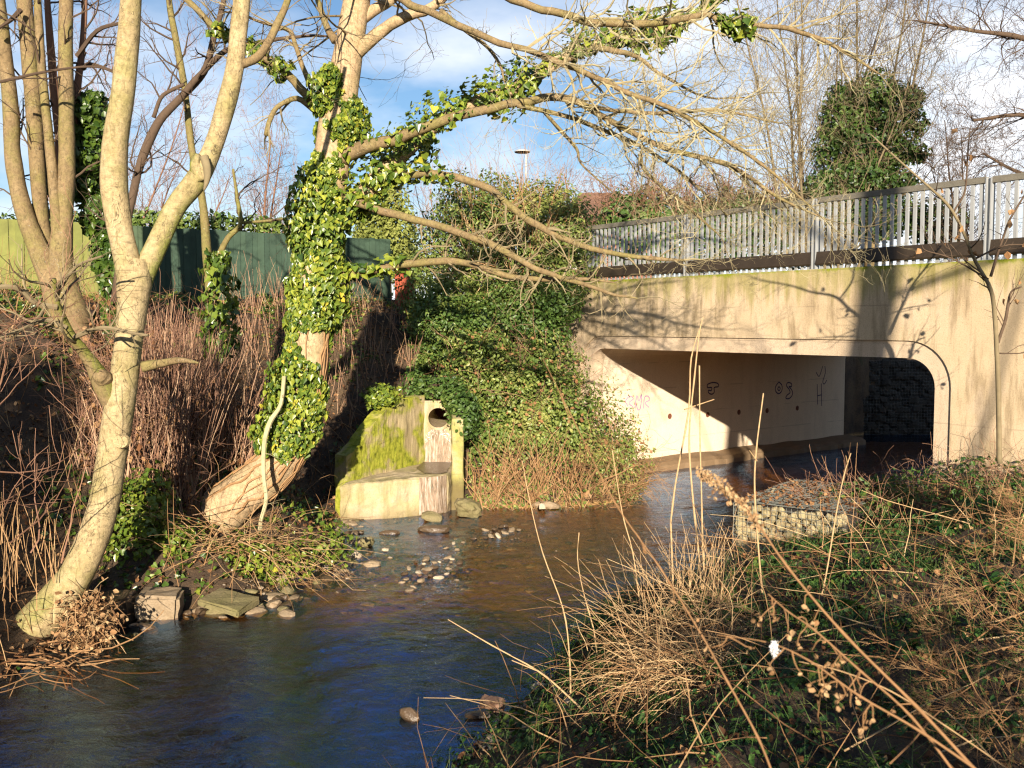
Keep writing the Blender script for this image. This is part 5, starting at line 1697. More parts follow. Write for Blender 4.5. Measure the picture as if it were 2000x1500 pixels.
# near-left arching twigs
nl = root('bare_shrub', W(40, 900, 9.6), 'bare shrub with upcurved twigs at the left edge below the stump branch', 'shrub')
g = Geo()
for px_, py_, dx in ((-60, 700, 1), (-40, 760, 1), (-80, 860, 1), (-30, 920, 1), (-60, 1000, 1), (-20, 660, 1), (20, 1060, .4), (60, 1080, .3), (120, 1100, .2), (-40, 1060, .6), (-70, 640, 1), (-50, 820, 1)):
    p = W(px_, py_, 9.4 + .6 * rng.random())
    grow(g, p, np.array([dx, rng.normal(0, .2), .25 + rng.normal(0, .25) + (1 - dx)]), 1.0 + .4 * rng.random(), .010, 2, kids=(3, 3), curv=.16, up=.10, tint=.4, minr=.003)
o = g.build('twigs', M['red'], nl); o['kind'] = 'stuff'
g = Geo()
for _ in range(32):
    p = W(rng.uniform(0, 110), rng.uniform(1050, 1200), rng.uniform(10.4, 11))
    tube(g, wander(p, np.array([rng.normal(0, .15), rng.normal(0, .1), 1]), .4 + .5 * rng.random(), 4, .08, 0), np.linspace(.006, .003, 5), 3, .6)
o = g.build('stalks', M['dead'], nl); o['kind'] = 'stuff'

# flood debris caught at the water's edge
db = root('flood_debris', W(175, 1270, 10.4), 'matted clump of dead twigs and leaves caught at the water edge', 'debris')
g = Geo()
c = W(172, 1255, 10.55); c[2] = .28
for _ in range(420):
    p = c + rng.normal(0, 1, 3) * [.15, .15, .17]
    tube(g, wander(p, rng.normal(0, 1, 3) + [0, 0, -.5], .12 + .22 * rng.random(), 3, .2, -.1), np.linspace(.006, .002, 4), 3, rng.random())
n = 420; P = c + rng.normal(0, 1, (n, 3)) * [.16, .15, .17]
leaves(g, P, rnd_unit(n), rnd_unit(n), .04 + .05 * rng.random(n), LEAF_DEAD, .3 + .6 * rng.random(n))
g.build('mat', M['dead'], db)['kind'] = 'stuff'
g = Geo()
for _ in range(70):
    p = W(rng.uniform(-40, 150), rng.uniform(1280, 1350), rng.uniform(9.8, 10.6)); p[2] = max(p[2], .05)
    tube(g, wander(p, np.array([.6 + rng.normal(0, .6), -.5 + rng.normal(0, .4), rng.normal(0, .25)]), .5 + .8 * rng.random(), 5, .2, -.04), np.linspace(.011, .004, 6), 4, .1 + .6 * rng.random())
g.build('sticks', M['dead'], db)['kind'] = 'stuff'

# ------------------------------------------------------------------ stones in and beside the stream
def block(name, px, py, size, rot, mat, label, z=0.0, bev=.03, cat='stone', seed=0):
    bm = bmesh.new()
    bmesh.ops.create_cube(bm, size=1)
    for v in bm.verts: v.co = Vector((v.co.x * size[0], v.co.y * size[1], v.co.z * size[2]))
    bmesh.ops.bevel(bm, geom=bm.edges[:], offset=bev, segments=2, affect='EDGES')
    bmesh.ops.subdivide_edges(bm, edges=[e_ for e_ in bm.edges if e_.calc_length() > .12], cuts=2, use_grid_fill=True)
    r = np.random.default_rng(seed)
    for v in bm.verts: v.co += Vector(r.normal(0, .006, 3))
    me = bpy.data.meshes.new(name); bm.to_mesh(me); bm.free()
    me.materials.append(M[mat])
    o = link(name, me)
    p = G(px, py, z)
    o.location = p; o.rotation_euler = rot
    return tag(o, label, cat)


block('stone_block', 312, 1180, (.52, .42, .34), (.05, .08, .15), 'stone', 'squared brown stone block at the water edge under the red shoots', .14, .04, seed=1)
block('stone_block', 228, 1188, (.48, .40, .36), (.1, -.06, -.2), 'wet', 'dark wet stone block beside the forked trunk foot', .12, .05, seed=2)
block('stone_slab', 447, 1176, (.62, .46, .10), (.10, .14, -.35), 'mossstone', 'tilted flat stone slab lying at the water edge', .14, .02, seed=3)
block('house_brick', 962, 1374, (.225, .105, .10), (.12, .1, -.25), 'brickm', 'pale red brick lying at the near water edge', .07, .012, 'brick', seed=4)
stone('wet_stone', 935, 1402, (.16, .07, .05), 'wet', 'flat wet stone just below the brick', None, 5, 0, .6, (0, 0, .1), 2, .02)
stone('sunken_stone', 800, 1402, (.12, .07, .08), 'wet', 'dark wet lump breaking the near water surface', None, 6, 0, .2, (0, .3, -.6), 2, .03)
stone('pale_stone', 1052, 1347, (.10, .06, .055), 'pale', 'small pale stone near the dry grass clump', None, 7, .03, .2, (0, 0, .3), 2, .02)
stone('mossy_rock', 912, 1003, (.30, .26, .20), 'mossstone', 'large moss-topped rock at the foot of the outfall', None, 8, .05, .3, (0, .3, .4), 3, .10)
stone('rock', 843, 1017, (.24, .16, .13), 'mossstone', 'green-topped rock in the water in front of the outfall', None, 9, 0, .5, (0, .1, -.2), 2, .06)
stone('rock', 848, 1038, (.33, .16, .10), 'wet', 'low wet rock just in front of the green-topped rock', None, 10, 0, .4, (0, 0, .1), 2, .03)
stone('rock', 760, 1043, (.22, .07, .06), 'wet', 'long thin wet stone in the pool below the outfall', None, 11, 0, .6, (0, 0, -.05), 2, .02)
stone('rock', 717, 1066, (.14, .11, .11), 'mossstone', 'yellowish squarish rock at the pool corner', None, 12, 0, .5, (0, 0, .3), 2, .06)
stone('rock', 695, 1090, (.12, .10, .08), 'pale', 'pale round rock below the yellowish squarish rock', None, 13, 0, .2, (0, 0, .9), 2, .04)
stone('rock', 752, 1076, (.07, .05, .04), 'pale', 'small pale stone beside the pool', None, 14, 0, .3, (0, 0, .1), 1, .02)
stone('rock', 728, 1104, (.15, .10, .06), 'stone', 'low brown rock at the water edge near the twig bush', None, 15, 0, .3, (0, 0, .4), 2, .02)
stone('rock', 612, 1092, (.10, .07, .07), 'pale', 'pale stone at the end of the twig bush', None, 16, .05, .3, (0, 0, .2), 2, .03)
stone('rock', 1068, 992, (.36, .14, .10), 'stone', 'flat brown rock under the sunlit thicket', None, 17, .02, .4, (0, 0, -.1), 2, .05)
stone('rock', 1060, 992, (.08, .06, .08), 'pale', 'little white stone on the flat brown rock', None, 18, .12, .2, (0, 0, 0), 2, .03)
stone('rock', 545, 1135, (.24, .12, .11), 'stone', 'brown rock at the water edge beyond the tilted slab', None, 19, .02, .5, (0, 0, .2), 2, .03)
stone('rock', 588, 1115, (.22, .10, .10), 'wet', 'wet rock between twig bush and stream', None, 20, .02, .5, (0, 0, .3), 2, .03)
stone('rock', 500, 1186, (.12, .07, .05), 'mossstone', 'small stone at the corner of the tilted slab', None, 21, 0, .5, (0, 0, -.5), 2, .02)
stone('rock', 640, 1110, (.13, .09, .08), 'wet', 'dark wet rock beside the twig bush', None, 22, .0, .4, (0, 0, .5), 2, .03)

# shelf of brown stones along the far waterline
SH = [rock_mesh('shelf_stone', M[m_], (1, .75, .5), 400 + k, 1, 2, .45) for k, m_ in enumerate(('stone', 'wet', 'stone', 'wet', 'mossstone'))]
ln = LEFT[6:13]
for k in range(90):
    f = rng.random() * (len(ln) - 1); i_ = int(f)
    p = ln[i_] + (ln[min(i_ + 1, len(ln) - 1)] - ln[i_]) * (f - i_) + rng.normal(0, .17, 2) + [.26, -.12]
    r = .05 + .11 * rng.random() ** 1.5
    o = link('shelf_stone', SH[rng.integers(5)])
    o.location = (p[0], p[1], max(float(H(p[0], p[1])), -.03) + r * .15)
    o.scale = [r * 1.3, r, r]; o.rotation_euler = (rng.normal(0, .2), rng.normal(0, .2), rng.random() * 6.28)
    tag(o, 'brown stone of the shelf along the far waterline', 'stone', 'stones along the far waterline')
# pebble bar: the stones one can tell apart
PB = [rock_mesh('bar_stone', M[m_], (1, .8, .62), 200 + k, 1, 2) for k, m_ in enumerate(('stone', 'stone', 'wet', 'stone', 'pale', 'wet'))]
bar = [(800, 1115), (815, 1122), (830, 1100), (848, 1108), (862, 1098), (875, 1112), (885, 1102), (840, 1125), (812, 1098), (868, 1122), (825, 1135), (795, 1132), (852, 1118), (880, 1095), (890, 1116), (838, 1092), (804, 1145), (800, 1152), (858, 1130), (845, 1100), (790, 1122), (872, 1092), (820, 1110), (895, 1104), (786, 1138), (830, 1117),
       (955, 1040), (968, 1035), (978, 1030), (960, 1050), (945, 1052), (985, 1042), (972, 1048), (990, 1030), (950, 1034), (1000, 1034), (885, 1062), (905, 1060), (920, 1056), (870, 1070), (895, 1072), (1012, 1040)]
for k, (x, y) in enumerate(bar):
    r = .035 + .05 * rng.random()
    p = G(x + rng.normal(0, 3), y + rng.normal(0, 2), 0)
    o = link('bar_stone', PB[rng.integers(6)])
    o.location = (p[0], p[1], .002 + .02 * rng.random())
    o.scale = np.array([1.25, 1.0, .9]) * r; o.rotation_euler = (rng.normal(0, .2), rng.normal(0, .2), rng.random() * 6)
    tag(o, 'rounded stone of the pebble bar in mid stream' if k < 26 else 'rounded stone of the small pebble bar near the mossy rock', 'stone', 'stones of the mid-stream bar' if k < 26 else 'stones of the bar near the outfall')
g = Geo()
pm_ = rock_mesh('pebble', M['wet'], (1, .8, .7), 321, 1, 1)
ico = np.array([v.co[:] for v in pm_.vertices]); icf = np.array([p.vertices[:] for p in pm_.polygons])
bpy.data.meshes.remove(pm_)
def pebbles(n, cx, cy, sx, sy, r0, r1, lift=0.0):
    for _ in range(n):
        x, y = rng.normal(cx, sx), rng.normal(cy, sy)
        p = G(x, y, 0); r = r0 + (r1 - r0) * rng.random() ** 2
        a = rng.random() * 6.28; R_ = np.array([[math.cos(a), -math.sin(a), 0], [math.sin(a), math.cos(a), 0], [0, 0, 1]])
        zz = max(float(H(p[0], p[1])), -.03) + r * .2 + lift
        g.add((ico * [1.2, 1, .8] * r) @ R_.T + [p[0], p[1], zz], [icf], rng.random())
pebbles(260, 845, 1112, 38, 20, .015, .05)
pebbles(200, 960, 1045, 50, 14, .015, .045)
pebbles(120, 680, 1085, 40, 20, .02, .06)
pebbles(170, 640, 1115, 60, 16, .02, .05)
pebbles(120, 720, 1050, 50, 14, .015, .045)
pebbles(90, 520, 1165, 40, 10, .02, .05)
pebbles(140, 780, 1010, 60, 6, .02, .05)
for _ in range(420):
    x = rng.uniform(900, 1120); y = rng.uniform(1330, 1500)
    p = G(x, y, 0); r = .015 + .045 * rng.random() ** 2
    zz = float(H(p[0], p[1]))
    if zz < -.12 or zz > .4: continue
    g.add(ico * [1.2, 1, .8] * r + [p[0], p[1], zz + r * .3], [icf], rng.random())
M['pebble'] = m_tint('pebble', [(.05, .032, .018), (.16, .11, .065), (.34, .27, .19)], rough=.45, spec=.5)
tag(g.build('pebbles', M['pebble']), 'small wet pebbles along the margins and bars', None, None, 'stuff')
# stones on the bed
g = Geo()
for p in scatter(900, STREAM):
    if p[1] < 12.3: continue
    r = .03 + .09 * rng.random() ** 2
    g.add(ico * [1.2, 1, .6] * r + [p[0], p[1], float(H(p[0], p[1])) + .0], [icf], rng.random())
tag(g.build('bed_stones', M['pebble']), 'brown stones lying under the shallow water', None, None, 'stuff')

# ------------------------------------------------------------------ right bank
ghb = Geo()
for p in on_ground(scatter(3400, RBANK, lambda q: dry(q) & (fbm(q[:, 0] * .8, q[:, 1] * .8, 91, 3) > .36))):
    n = rng.integers(12, 26)
    rad = .08 + .12 * rng.random()
    an = rng.random(n) * 6.28; rr = rad * np.sqrt(rng.random(n))
    P = p + np.column_stack([np.cos(an) * rr, np.sin(an) * rr, .02 + (.14 * rng.random(n)) * (1 - rr / rad * .6)])
    N = np.column_stack([np.cos(an), np.sin(an), np.full(n, 1.4)]) + rng.normal(0, .3, (n, 3))
    D = np.column_stack([np.cos(an), np.sin(an), np.full(n, .1)]) + rng.normal(0, .4, (n, 3))
    big = rng.random() < .04 and p[1] > 6
    leaves(ghb, P, N, D, (.10 if big else .035 + .03 * rng.random(n)), LEAF_IVY if big else LEAF_DIA, np.clip(.2 + .55 * rng.random() + .15 * rng.normal(size=n), 0, 1))
tag(ghb.build('green_herbs', M['herb']), 'low green herbs and ferny leaves covering the near bank', None, None, 'stuff')
g = Geo()
for p in on_ground(scatter(6500, RBANK, dry)):
    tube(g, wander(p, np.array([rng.normal(0, .5), rng.normal(0, .5), .8]), .15 + .2 * rng.random(), 3, .15, -.1), np.linspace(.003, .0008, 4), 3, .1 + .6 * rng.random())
tag(g.build('grass_blades', M['grass']), 'thin grass blades growing through the near bank herbs', None, None, 'stuff')

# dead stems lying and leaning on the near bank
g = Geo()
for p in on_ground(scatter(900, RBANK, dry)):
    near = p[1] < 9
    if rng.random() < .62:
        P2 = wander(p + [0, 0, .03 + .12 * rng.random()], np.array([rng.normal(-.4, .8), rng.normal(0, .6), .12 + .2 * rng.random()]), .4 + .9 * rng.random(), 4, .1, -.03)
    else:
        P2 = wander(p, np.array([rng.normal(-.15, .5), rng.normal(0, .4), 1]), .25 + .5 * rng.random(), 4, .15, -.02)
    tube(g, P2, np.linspace(.005, .002, 5) * (.6 + .8 * rng.random()), 4 if near else 3, np.clip(.5 + .3 * rng.normal(), 0, 1))
for p in on_ground(scatter(700, RBANK, dry)):
    P2 = wander(p + [0, 0, .02 + .1 * rng.random()], np.array([rng.normal(-.3, .8), rng.normal(0, .6), .25 + .3 * rng.random()]), .3 + .7 * rng.random(), 5, .22, -.05)
    tube(g, P2, np.linspace(.0035, .0012, 6), 3, .05 + .3 * rng.random())
tag(g.build('dead_stems', M['dead']), 'broken dead plant stems strewn over the near bank', None, None, 'stuff')


def umbel(g, p, d, L, r, tint):
    """dead cow parsley: forked stem ending in radiating rays"""
    P2 = wander(p, d, L, 6, .06, 0)
    tube(g, P2, np.linspace(r, r * .6, 7), 5, tint)
    T = unit(P2[-1] - P2[-2])
    for q in range(rng.integers(2, 4)):
        i = 2 + q
        a = unit(cross(T, rng.normal(size=3)))
        dd = T * .75 + a * .6
        Q = wander(P2[i], dd, L * .45 * (.6 + .5 * rng.random()), 4, .07, 0)
        tube(g, Q, np.linspace(r * .6, r * .35, 5), 4, tint)
        head(g, Q[-1], Q[-1] - Q[-2], .10 + .05 * rng.random(), r * .35, tint)
    head(g, P2[-1], T, .13 + .05 * rng.random(), r * .45, tint)


def head(g, p, d, L, r, tint):
    d = unit(d)
    for q in range(rng.integers(7, 11)):
        a = unit(cross(d, rng.normal(size=3)))
        th = .25 + .6 * rng.random()
        dd = d * math.cos(th) + a * math.sin(th)
        e_ = p + dd * L * (.7 + .5 * rng.random())
        tube(g, np.array([p, p + dd * L * .5 + d * L * .05, e_]), [r, r * .8, r * .6], 3, tint)
        for _ in range(4):
            tube(g, np.array([e_, e_ + unit(dd + rng.normal(0, .5, 3)) * L * .25]), [r * .5, r * .35], 3, tint + .1)


heads = [(1990, 1010, 7.5), (1960, 1060, 7.2), (2010, 1120, 6.5), (1930, 980, 8.2), (1890, 1080, 7.0), (1840, 1130, 6.6), (1980, 1180, 6.0), (1900, 1200, 6.0), (1800, 1200, 6.0), (2010, 1250, 5.4), (1940, 1290, 5.2), (1850, 1280, 5.4), (1760, 1290, 5.6), (1990, 1350, 4.8), (1900, 1390, 4.8), (1820, 1390, 5.0), (1990, 1440, 4.4), (1700, 1260, 6.2), (1730, 1170, 6.8), (1960, 940, 9), (2000, 900, 9.5), (1880, 1000, 8.5)]
g = Geo()
for k, (x, y, Y) in enumerate(heads):
    tip = W(x, y, Y)
    d = unit(np.array([-.75 + rng.normal(0, .25), -.1 + rng.normal(0, .3), .42 + rng.normal(0, .18)]))
    p = tip - d * .55
    bx, by = p[0] - d[0] * .8, p[1] - d[1] * .8
    gz = float(H(bx, by))
    root_ = np.array([bx, by, gz])
    tube(g, smooth_path([root_, (root_ + p) / 2 + [0, 0, .05], p], 3), .005, 5, .55)
    umbel(g, p, d, .45, .0036, .45 + .12 * rng.normal())
    for _ in range(1):
        umbel(g, p + rng.normal(0, .06, 3), d + rng.normal(0, .4, 3), .36, .003, .45 + .12 * rng.normal())
tag(g.build('dead_umbels', M['dead']), 'tangle of dead branching umbel stems on the near bank at the right edge', None, None, 'stuff')

# dry grass clump
dg = root('dry_grass_clump', G(1330, 1400, .6), 'large tan clump of dry grass leaning over the near water edge', 'grass clump')
g = Geo()
n = 1250
st_ = np.array([G(rng.normal(1345, 62), rng.normal(1345, 55), .55) for _ in range(n)])
st_[:, 2] = H(st_[:, 0], st_[:, 1])
PP = np.array([wander(p, np.array([-.5 + rng.normal(0, .7), -.2 + rng.normal(0, .6), .8]), .3 + .7 * rng.random(), 7, .2, -.20 - .16 * rng.random()) for p in st_])
PP[:, :, 2] = np.maximum(PP[:, :, 2], np.maximum(H(PP[:, :, 0], PP[:, :, 1]), 0) + .01)
for P2 in PP:
    tube(g, P2, np.linspace(.0035, .001, 8) * (.6 + .8 * rng.random()), 3, np.clip(.72 + .22 * rng.normal(), 0, 1))
for _ in range(36):
    x, y = rng.normal(1320, 70), rng.normal(1320, 60)
    p = G(x, y, .5); p[2] = float(H(p[0], p[1]))
    d = np.array([-.5 + rng.normal(0, .5), rng.normal(0, .4), 1.0])
    tube(g, wander(p, d, .8 + .5 * rng.random(), 6, .08, -.08), np.linspace(.0045, .002, 7), 4, .6 + .3 * rng.random())
for _ in range(70):      # looser tuft further off
    x, y = rng.normal(1330, 40), rng.normal(1250, 25)
    p = G(x, y, .5); p[2] = float(H(p[0], p[1]))
    tube(g, wander(p, np.array([rng.normal(-.1, .3), rng.normal(0, .2), 1.0]), .5 + .5 * rng.random(), 5, .08, -.05), np.linspace(.004, .0015, 6), 3, .8)
o = g.build('blades', M['dead'], dg); o['kind'] = 'stuff'

# tall single stems in front of the bridge
ST = [('pale slender stem crossing the left half of the opening, leaning right', [(1310, 1020, 9, 10), (1320, 940, 8, 10), (1345, 800, 8, 10), (1350, 700, 6, 10), (1372, 625, 4, 10)], [(1336, 800, 4), (1395, 780, 3)]),
      ('tallest pale stem, middle of the three in front of the opening', [(1365, 1080, 9, 9.6), (1352, 960, 9, 9.6), (1346, 850, 8, 9.6), (1356, 740, 7, 9.6), (1366, 650, 6, 9.6), (1374, 618, 3, 9.6)], None),
      ('shorter pale stem just right of the tallest stem', [(1372, 1060, 8, 9.8), (1370, 960, 7, 9.8), (1367, 850, 6, 9.8), (1366, 714, 6, 9.8)], None),
      ('single pale stem in front of the dark part of the opening', [(1492, 1190, 9, 9.2), (1482, 1080, 8, 9.2), (1474, 960, 8, 9.2), (1477, 880, 7, 9.2), (1491, 768, 6, 9.2)], [(1478, 900, 4), (1464, 880, 3)]),
      ('thin bent stem leaning over the stream from the grass clump', [(1170, 1420, 10, 7.6), (1110, 1360, 9, 7.8), (1050, 1310, 8, 7.9), (960, 1260, 6, 8), (875, 1210, 4, 8.1)], [(1050, 1310, 5), (1000, 1290, 3)]),
      ('thin curved greenish stem rising from the near bank over the water', [(1115, 1370, 8, 8.2), (1112, 1280, 7, 8.3), (1100, 1190, 6, 8.4), (1060, 1080, 5, 8.5), (1035, 980, 4, 8.6), (1020, 900, 3, 8.7)], None),
      ('reddish forked stem in front of the gabion basket', [(1590, 1220, 7, 8.6), (1612, 1130, 7, 8.6), (1632, 1010, 6, 8.6), (1648, 930, 5, 8.6), (1662, 885, 4, 8.6)], [(1655, 905, 7), (1652, 890, 4)]),
      ('straight pale stem left of the gabion basket', [(1250, 1180, 6, 9.5), (1236, 1080, 6, 9.5), (1215, 1000, 5, 9.5), (1196, 880, 4, 9.5)], None),
      ('short broken stem standing over the stream margin', [(1160, 1230, 6, 9), (1138, 1150, 5, 9), (1128, 1090, 5, 9), (1131, 1040, 4, 9)], None)]
for lab, pts, side in ST:
    g = Geo()
    P, R = px_path(pts, 4)
    R = R * .42 * (1 + .25 * (np.arange(len(R)) % 5 == 2))
    gz = float(H(P[0][0], P[0][1]))
    if P[0][2] > gz: P = np.vstack([[P[0][0] + .05, P[0][1], gz - .02], P]); R = np.concatenate([R[:1], R])
    tube(g, P, R, 7, .85, True)
    if side:
        i = len(P) // 2
        tube(g, np.array([W(*side[0][:2], pts[0][3]), W(*side[1][:2], pts[0][3] - .1)]), [.008, .004], 5, .85)
    tag(g.build('tall_dead_weed', M['dead']), lab, 'dead stem', 'tall dead stems')

# out-of-focus stems close to the camera
NS = [('long brown diagonal stem with fluffy seed head across the near bank', [(1920, 1520, 26, 2.6), (1790, 1380, 22, 2.7), (1650, 1240, 19, 2.8), (1540, 1110, 16, 2.9), (1470, 1010, 13, 3.0), (1410, 950, 10, 3.05), (1370, 925, 6, 3.1)], True),
      ('brown diagonal stem with drooping dead leaves beside the longer one', [(1880, 1530, 20, 2.5), (1780, 1400, 17, 2.55), (1680, 1310, 14, 2.6), (1590, 1230, 12, 2.65), (1540, 1195, 9, 2.7), (1500, 1160, 6, 2.7)], False),
      ('lower diagonal stem with white fluff and hanging withered leaves', [(1960, 1540, 20, 2.4), (1800, 1430, 17, 2.45), (1680, 1360, 14, 2.5), (1580, 1290, 11, 2.55), (1500, 1255, 8, 2.6), (1400, 1240, 5, 2.6)], False),
      ('reddish-brown stem rising left of the diagonal stems', [(1520, 1540, 18, 2.6), (1480, 1440, 16, 2.7), (1420, 1330, 14, 2.8), (1370, 1240, 12, 2.9), (1290, 1110, 10, 3.0), (1200, 980, 8, 3.1), (1120, 820, 6, 3.2), (1060, 700, 4, 3.3)], False),
      ('thin yellow stem curving through the near weeds', [(1980, 1510, 9, 2.8), (1850, 1420, 8, 2.85), (1740, 1350, 8, 2.9), (1640, 1310, 7, 2.95), (1560, 1292, 5, 3.0)], False)]
for k, (lab, pts, fluffy) in enumerate(NS):
    r_ = root('withered_weed', W(*pts[0][:2], pts[0][3]), lab, 'dead stem', 'stems close to the camera')
    g = Geo()
    P, R = px_path(pts, 5)
    R = R * .29
    R = R * (1 + .35 * (np.arange(len(R)) % 5 == 0))
    # run on down to the ground
    dwn = unit(P[0] - P[2]); e_ = P[0].copy()
    for _ in range(40):
        if e_[2] <= H(e_[0], e_[1]): break
        e_ = e_ + unit(dwn + np.array([0, 0, -.6])) * .08
    P = np.vstack([e_, P]); R = np.concatenate([R[:1], R])
    tube(g, P, R, 8, .42 if k != 4 else .75, True)
    g.build('stalk', M['dead'], r_, True)
    g = Geo()
    m0 = len(P) // 2
    for q in range(12 if k in (1, 2) else 5):
        i = rng.integers(m0 - 3, len(P) - 1)
        Q = wander(P[i], np.array([rng.normal(0, .4), rng.normal(0, .4), -.4]), .05 + .04 * rng.random(), 4, .3, -.2)
        tube(g, Q, np.linspace(.0022, .0012, 5), 4, .5)
        n = 3
        leaves(g, np.repeat(Q[-1:], n, 0) + rng.normal(0, .008, (n, 3)), rnd_unit(n), rnd_unit(n) + [0, 0, -1], .012 + .012 * rng.random(n), LEAF_DEAD, .4 + .4 * rng.random(n))
    if fluffy:
        for i in range(len(P) - 12, len(P)):
            n = 34
            c = P[i] + rng.normal(0, .008, (n, 3))
            leaves(g, c, rnd_unit(n), rnd_unit(n), .008 + .010 * rng.random(n), LEAF_DEAD, .55 + .4 * rng.random(n))
    o = g.build('withered_leaves', M['dead'], r_); o['kind'] = 'stuff'
    if k == 2:
        g = Geo(); c = W(1512, 1268, 2.55); n = 160
        leaves(g, c + rng.normal(0, 1, (n, 3)) * [.005, .005, .009], rnd_unit(n), rnd_unit(n), .008, LEAF_DIA, .5)
        g.build('white_fluff', M['white'], r_)

# brown twigs and brambles at the foot of the bridge
g = Geo()
for p in on_ground(scatter(260, [(5.2, 17.2), (5.9, 17.5), (9.3, 12.8), (8.2, 11.5), (5, 14.4), (4.8, 16)], dry)):
    grow(g, p, np.array([rng.normal(-.3, .6), rng.normal(0, .4), .8]), .4 + .5 * rng.random(), .005, 1, kids=(3,), up=-.03, curv=.2, tint=.45, minr=.0025)
tag(g.build('bramble_stems', M['red']), 'reddish bramble stems along the foot of the bridge wall', None, None, 'stuff')
g = Geo()
for p in on_ground(scatter(500, [(4.6, 15.4), (5.9, 17.5), (9.3, 12.8), (8.2, 11.5), (4.6, 13.4)], dry)):
    n = 4
    leaves(g, p + np.column_stack([rng.normal(0, .08, (n, 2)), .1 + .25 * rng.random(n)]), rnd_unit(n) + [0, -.5, .8], rnd_unit(n), .06 + .05 * rng.random(n), LEAF_OVAL, .2 + .6 * rng.random(n))
tag(g.build('bramble_leaves', M['herb']), 'green bramble leaves at the foot of the bridge wall', None, None, 'stuff')

# ------------------------------------------------------------------ sapling in front of the bridge
sp = root('oak_sapling', W(1952, 890, 13.2), 'slim sapling with a few brown leaves in front of the bridge wall', 'tree')
SPB = [[(1952, 905, 11, 13.2), (1951, 830, 10, 13.2), (1950, 760, 10, 13.2), (1947, 690, 9, 13.2), (1943, 620, 9, 13.2), (1935, 565, 8, 13.2), (1905, 510, 7, 13.2), (1880, 450, 6, 13.1), (1855, 405, 6, 13.1), (1820, 370, 5, 13), (1780, 335, 4, 13), (1730, 290, 4, 12.9), (1700, 262, 2, 12.9)],
       [(1949, 670, 6, 13.2), (1958, 640, 6, 13.2), (1968, 600, 6, 13.2), (1975, 570, 4, 13.2), (1995, 560, 3, 13.1)], [(1935, 540, 6, 13.2), (1950, 490, 5, 13.2), (1968, 440, 4, 13.2), (1990, 400, 4, 13.2), (2020, 350, 3, 13.2)], [(1862, 415, 4, 13.1), (1885, 370, 4, 13.1), (1890, 300, 3, 13.1), (1895, 250, 2, 13.1)],
       [(1905, 505, 4, 13.2), (1960, 480, 3, 13.1), (2010, 478, 2, 13)], [(1930, 545, 4, 13.2), (1860, 505, 3, 13), (1810, 490, 2, 12.9), (1800, 478, 1, 12.9)], [(1950, 690, 3, 13.2), (1990, 690, 2, 13.1), (2020, 684, 1, 13)]]
g = Geo()
lf = []
for k, pts in enumerate(SPB):
    P, R = limb(sp, pts, M['twig'] if k == 0 else M['twig_dark'], 'trunk' if k == 0 else 'branch', 8, .05, tint=.3)
    dress(g, P, R, .16, .55, 1, f0=.45 if k == 0 else .2, kids=(2,), curv=.14, up=.05, tint=.4, minr=.0025)
    for _ in range(3 if k else 6): lf.append(P[rng.integers(len(P) // 2, len(P))])
o = g.build('twigs', M['twig_dark'], sp); o['kind'] = 'stuff'
lm = []
for k in range(4):
    gg = Geo(); v_ = LEAF_DEAD[0].copy(); v_[:, 2] *= (.6 + .5 * k); gg.add(v_, LEAF_DEAD[1], .55 + .13 * k); lm.append(gg.mesh('leaf', M['litter']))
for p in lf:
    o = link('leaf', lm[rng.integers(4)], sp)
    o.location = p + rng.normal(0, .07, 3); o.scale = [.085 + .04 * rng.random()] * 3
    o.rotation_euler = (-1.57 + rng.normal(0, .5), rng.normal(0, .5), rng.random() * 6.28)

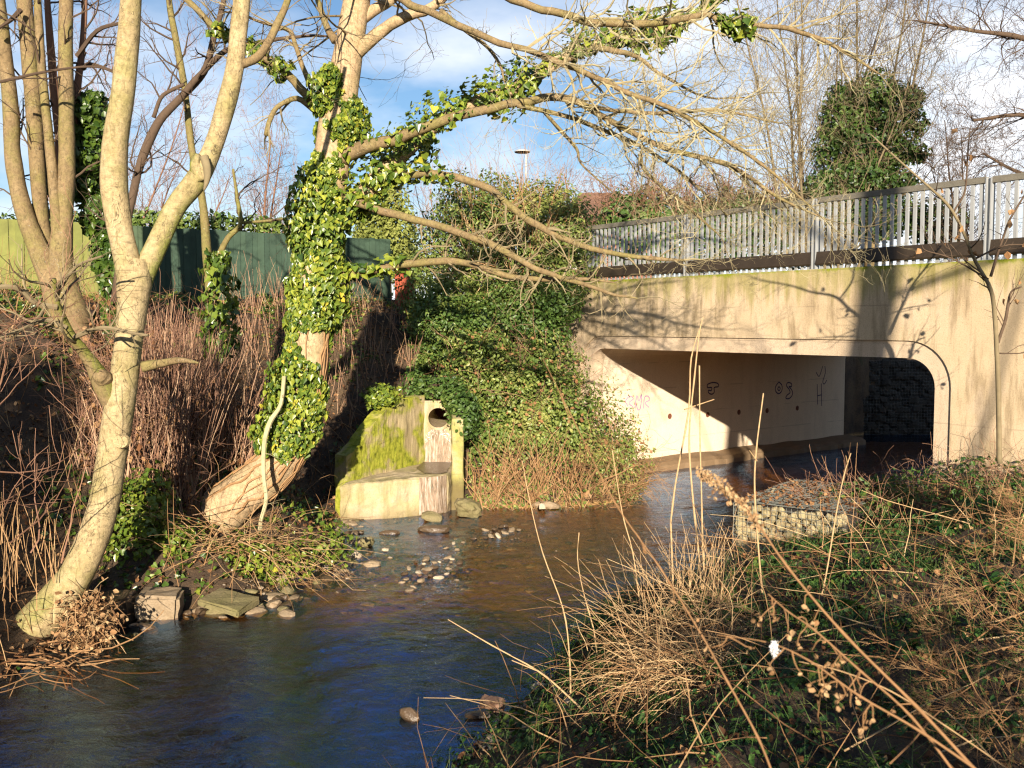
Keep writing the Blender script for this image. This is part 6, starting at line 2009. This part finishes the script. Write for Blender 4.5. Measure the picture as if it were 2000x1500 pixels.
# ------------------------------------------------------------------ the wood behind the camera that shades the water and banks
hb = root('tall_hedge', (-2, -7, 1.5), 'tall hedge behind the viewpoint that shades the near water', 'hedge')
g = Geo()
bl = [((x, -7 + rng.normal(0, .5), 2.3), (1.1, .9, 1.55 + .25 * rng.random())) for x in np.arange(-6.0, 1.8, .8)]
bl += [((x, -7 + rng.normal(0, .5), 2.8), (.8, .8, 1.7 + 1.1 * rng.random())) for x in np.arange(2.2, 7.6, .8)]
blob_leaves(g, bl, 12000, .22, LEAF_OVAL, .1, .7, .5, 51)
o = g.build('foliage', M['laurel'], hb); o['kind'] = 'stuff'
ib = root('ivy_covered_wood', (-9, -6, 1.5), 'ivy-covered trees behind the viewpoint that shade the far bank', 'tree')
g = Geo()
blob_leaves(g, [((-6.6, -6, 5.0), (1.1, 1, 1.9)), ((-5.9, -6, 3.6), (.8, .8, 1.3)), ((-8.6, -6, 5.2), (1.3, 1, 2.0)), ((-10.4, -6, 5.6), (1.4, 1, 2.4)), ((-12.5, -7, 5.5), (1.5, 1, 2.6)), ((-7.2, -6, 3.4), (.9, .8, 1.7)), ((-9.4, -6, 3), (2.2, 1, 1.8)), ((-12, -7, 3), (2, 1, 1.8)), ((-7.0, -6, 7.2), (1.1, 1, 1.5)), ((-9, -6, 7.6), (1.4, 1, 1.7)), ((-11.2, -6, 7.6), (1.4, 1, 1.6))], 20000, .24, LEAF_OVAL, .1, .6, .5, 53)
o = g.build('foliage', M['laurel'], ib); o['kind'] = 'stuff'
for x in (-8.6, -10.4, -12.5):
    g = Geo(); tube(g, wander((x, -6, 1.2), (0, 0, 1), 7, 6, .04, .1), np.linspace(.2, .08, 7), 9)
    g.build('trunk', M['bark3'], ib, True)
wt = root('bank_tree', (6.8, -4, 1.6), 'bare tree behind the viewpoint whose trunk shadow falls on the bridge wall', 'tree')
g = Geo(); tube(g, smooth_path([(6.45, -4, 1.3), (6.5, -4, 4), (6.55, -4, 6.4), (6.72, -4, 8.2), (6.85, -4, 10), (6.9, -4, 13)], 4), np.linspace(.30, .24, 21), 14); g.build('trunk', M['bark'], wt, True)
g = Geo()
for p0, p1, r_ in (((7.55, -3, 1.5), (7.95, -3, 10.5), .05), ((6.85, -4, 9.4), (9.4, -4, 9.6), .07), ((6.6, -4, 6.3), (5.2, -4, 9.6), .035), ((6.9, -4, 10), (4.6, -4, 13), .07)):
    P2 = wander(p0, np.array(p1) - p0, np.linalg.norm(np.array(p1) - p0), 8, .06, 0)
    tube(g, P2, np.linspace(r_, r_ * .6, 9), 8)
o = g.build('branches', M['twig'], wt); o['kind'] = 'stuff'

# ------------------------------------------------------------------ move the Empties to the feet of their things
for o in list(bpy.data.objects):
    if 'base' in o.keys():
        b0 = Vector(o['base'][:])
        o.location = b0
        for ch in o.children: ch.matrix_parent_inverse = Matrix.Translation(-b0)
        del o['base']
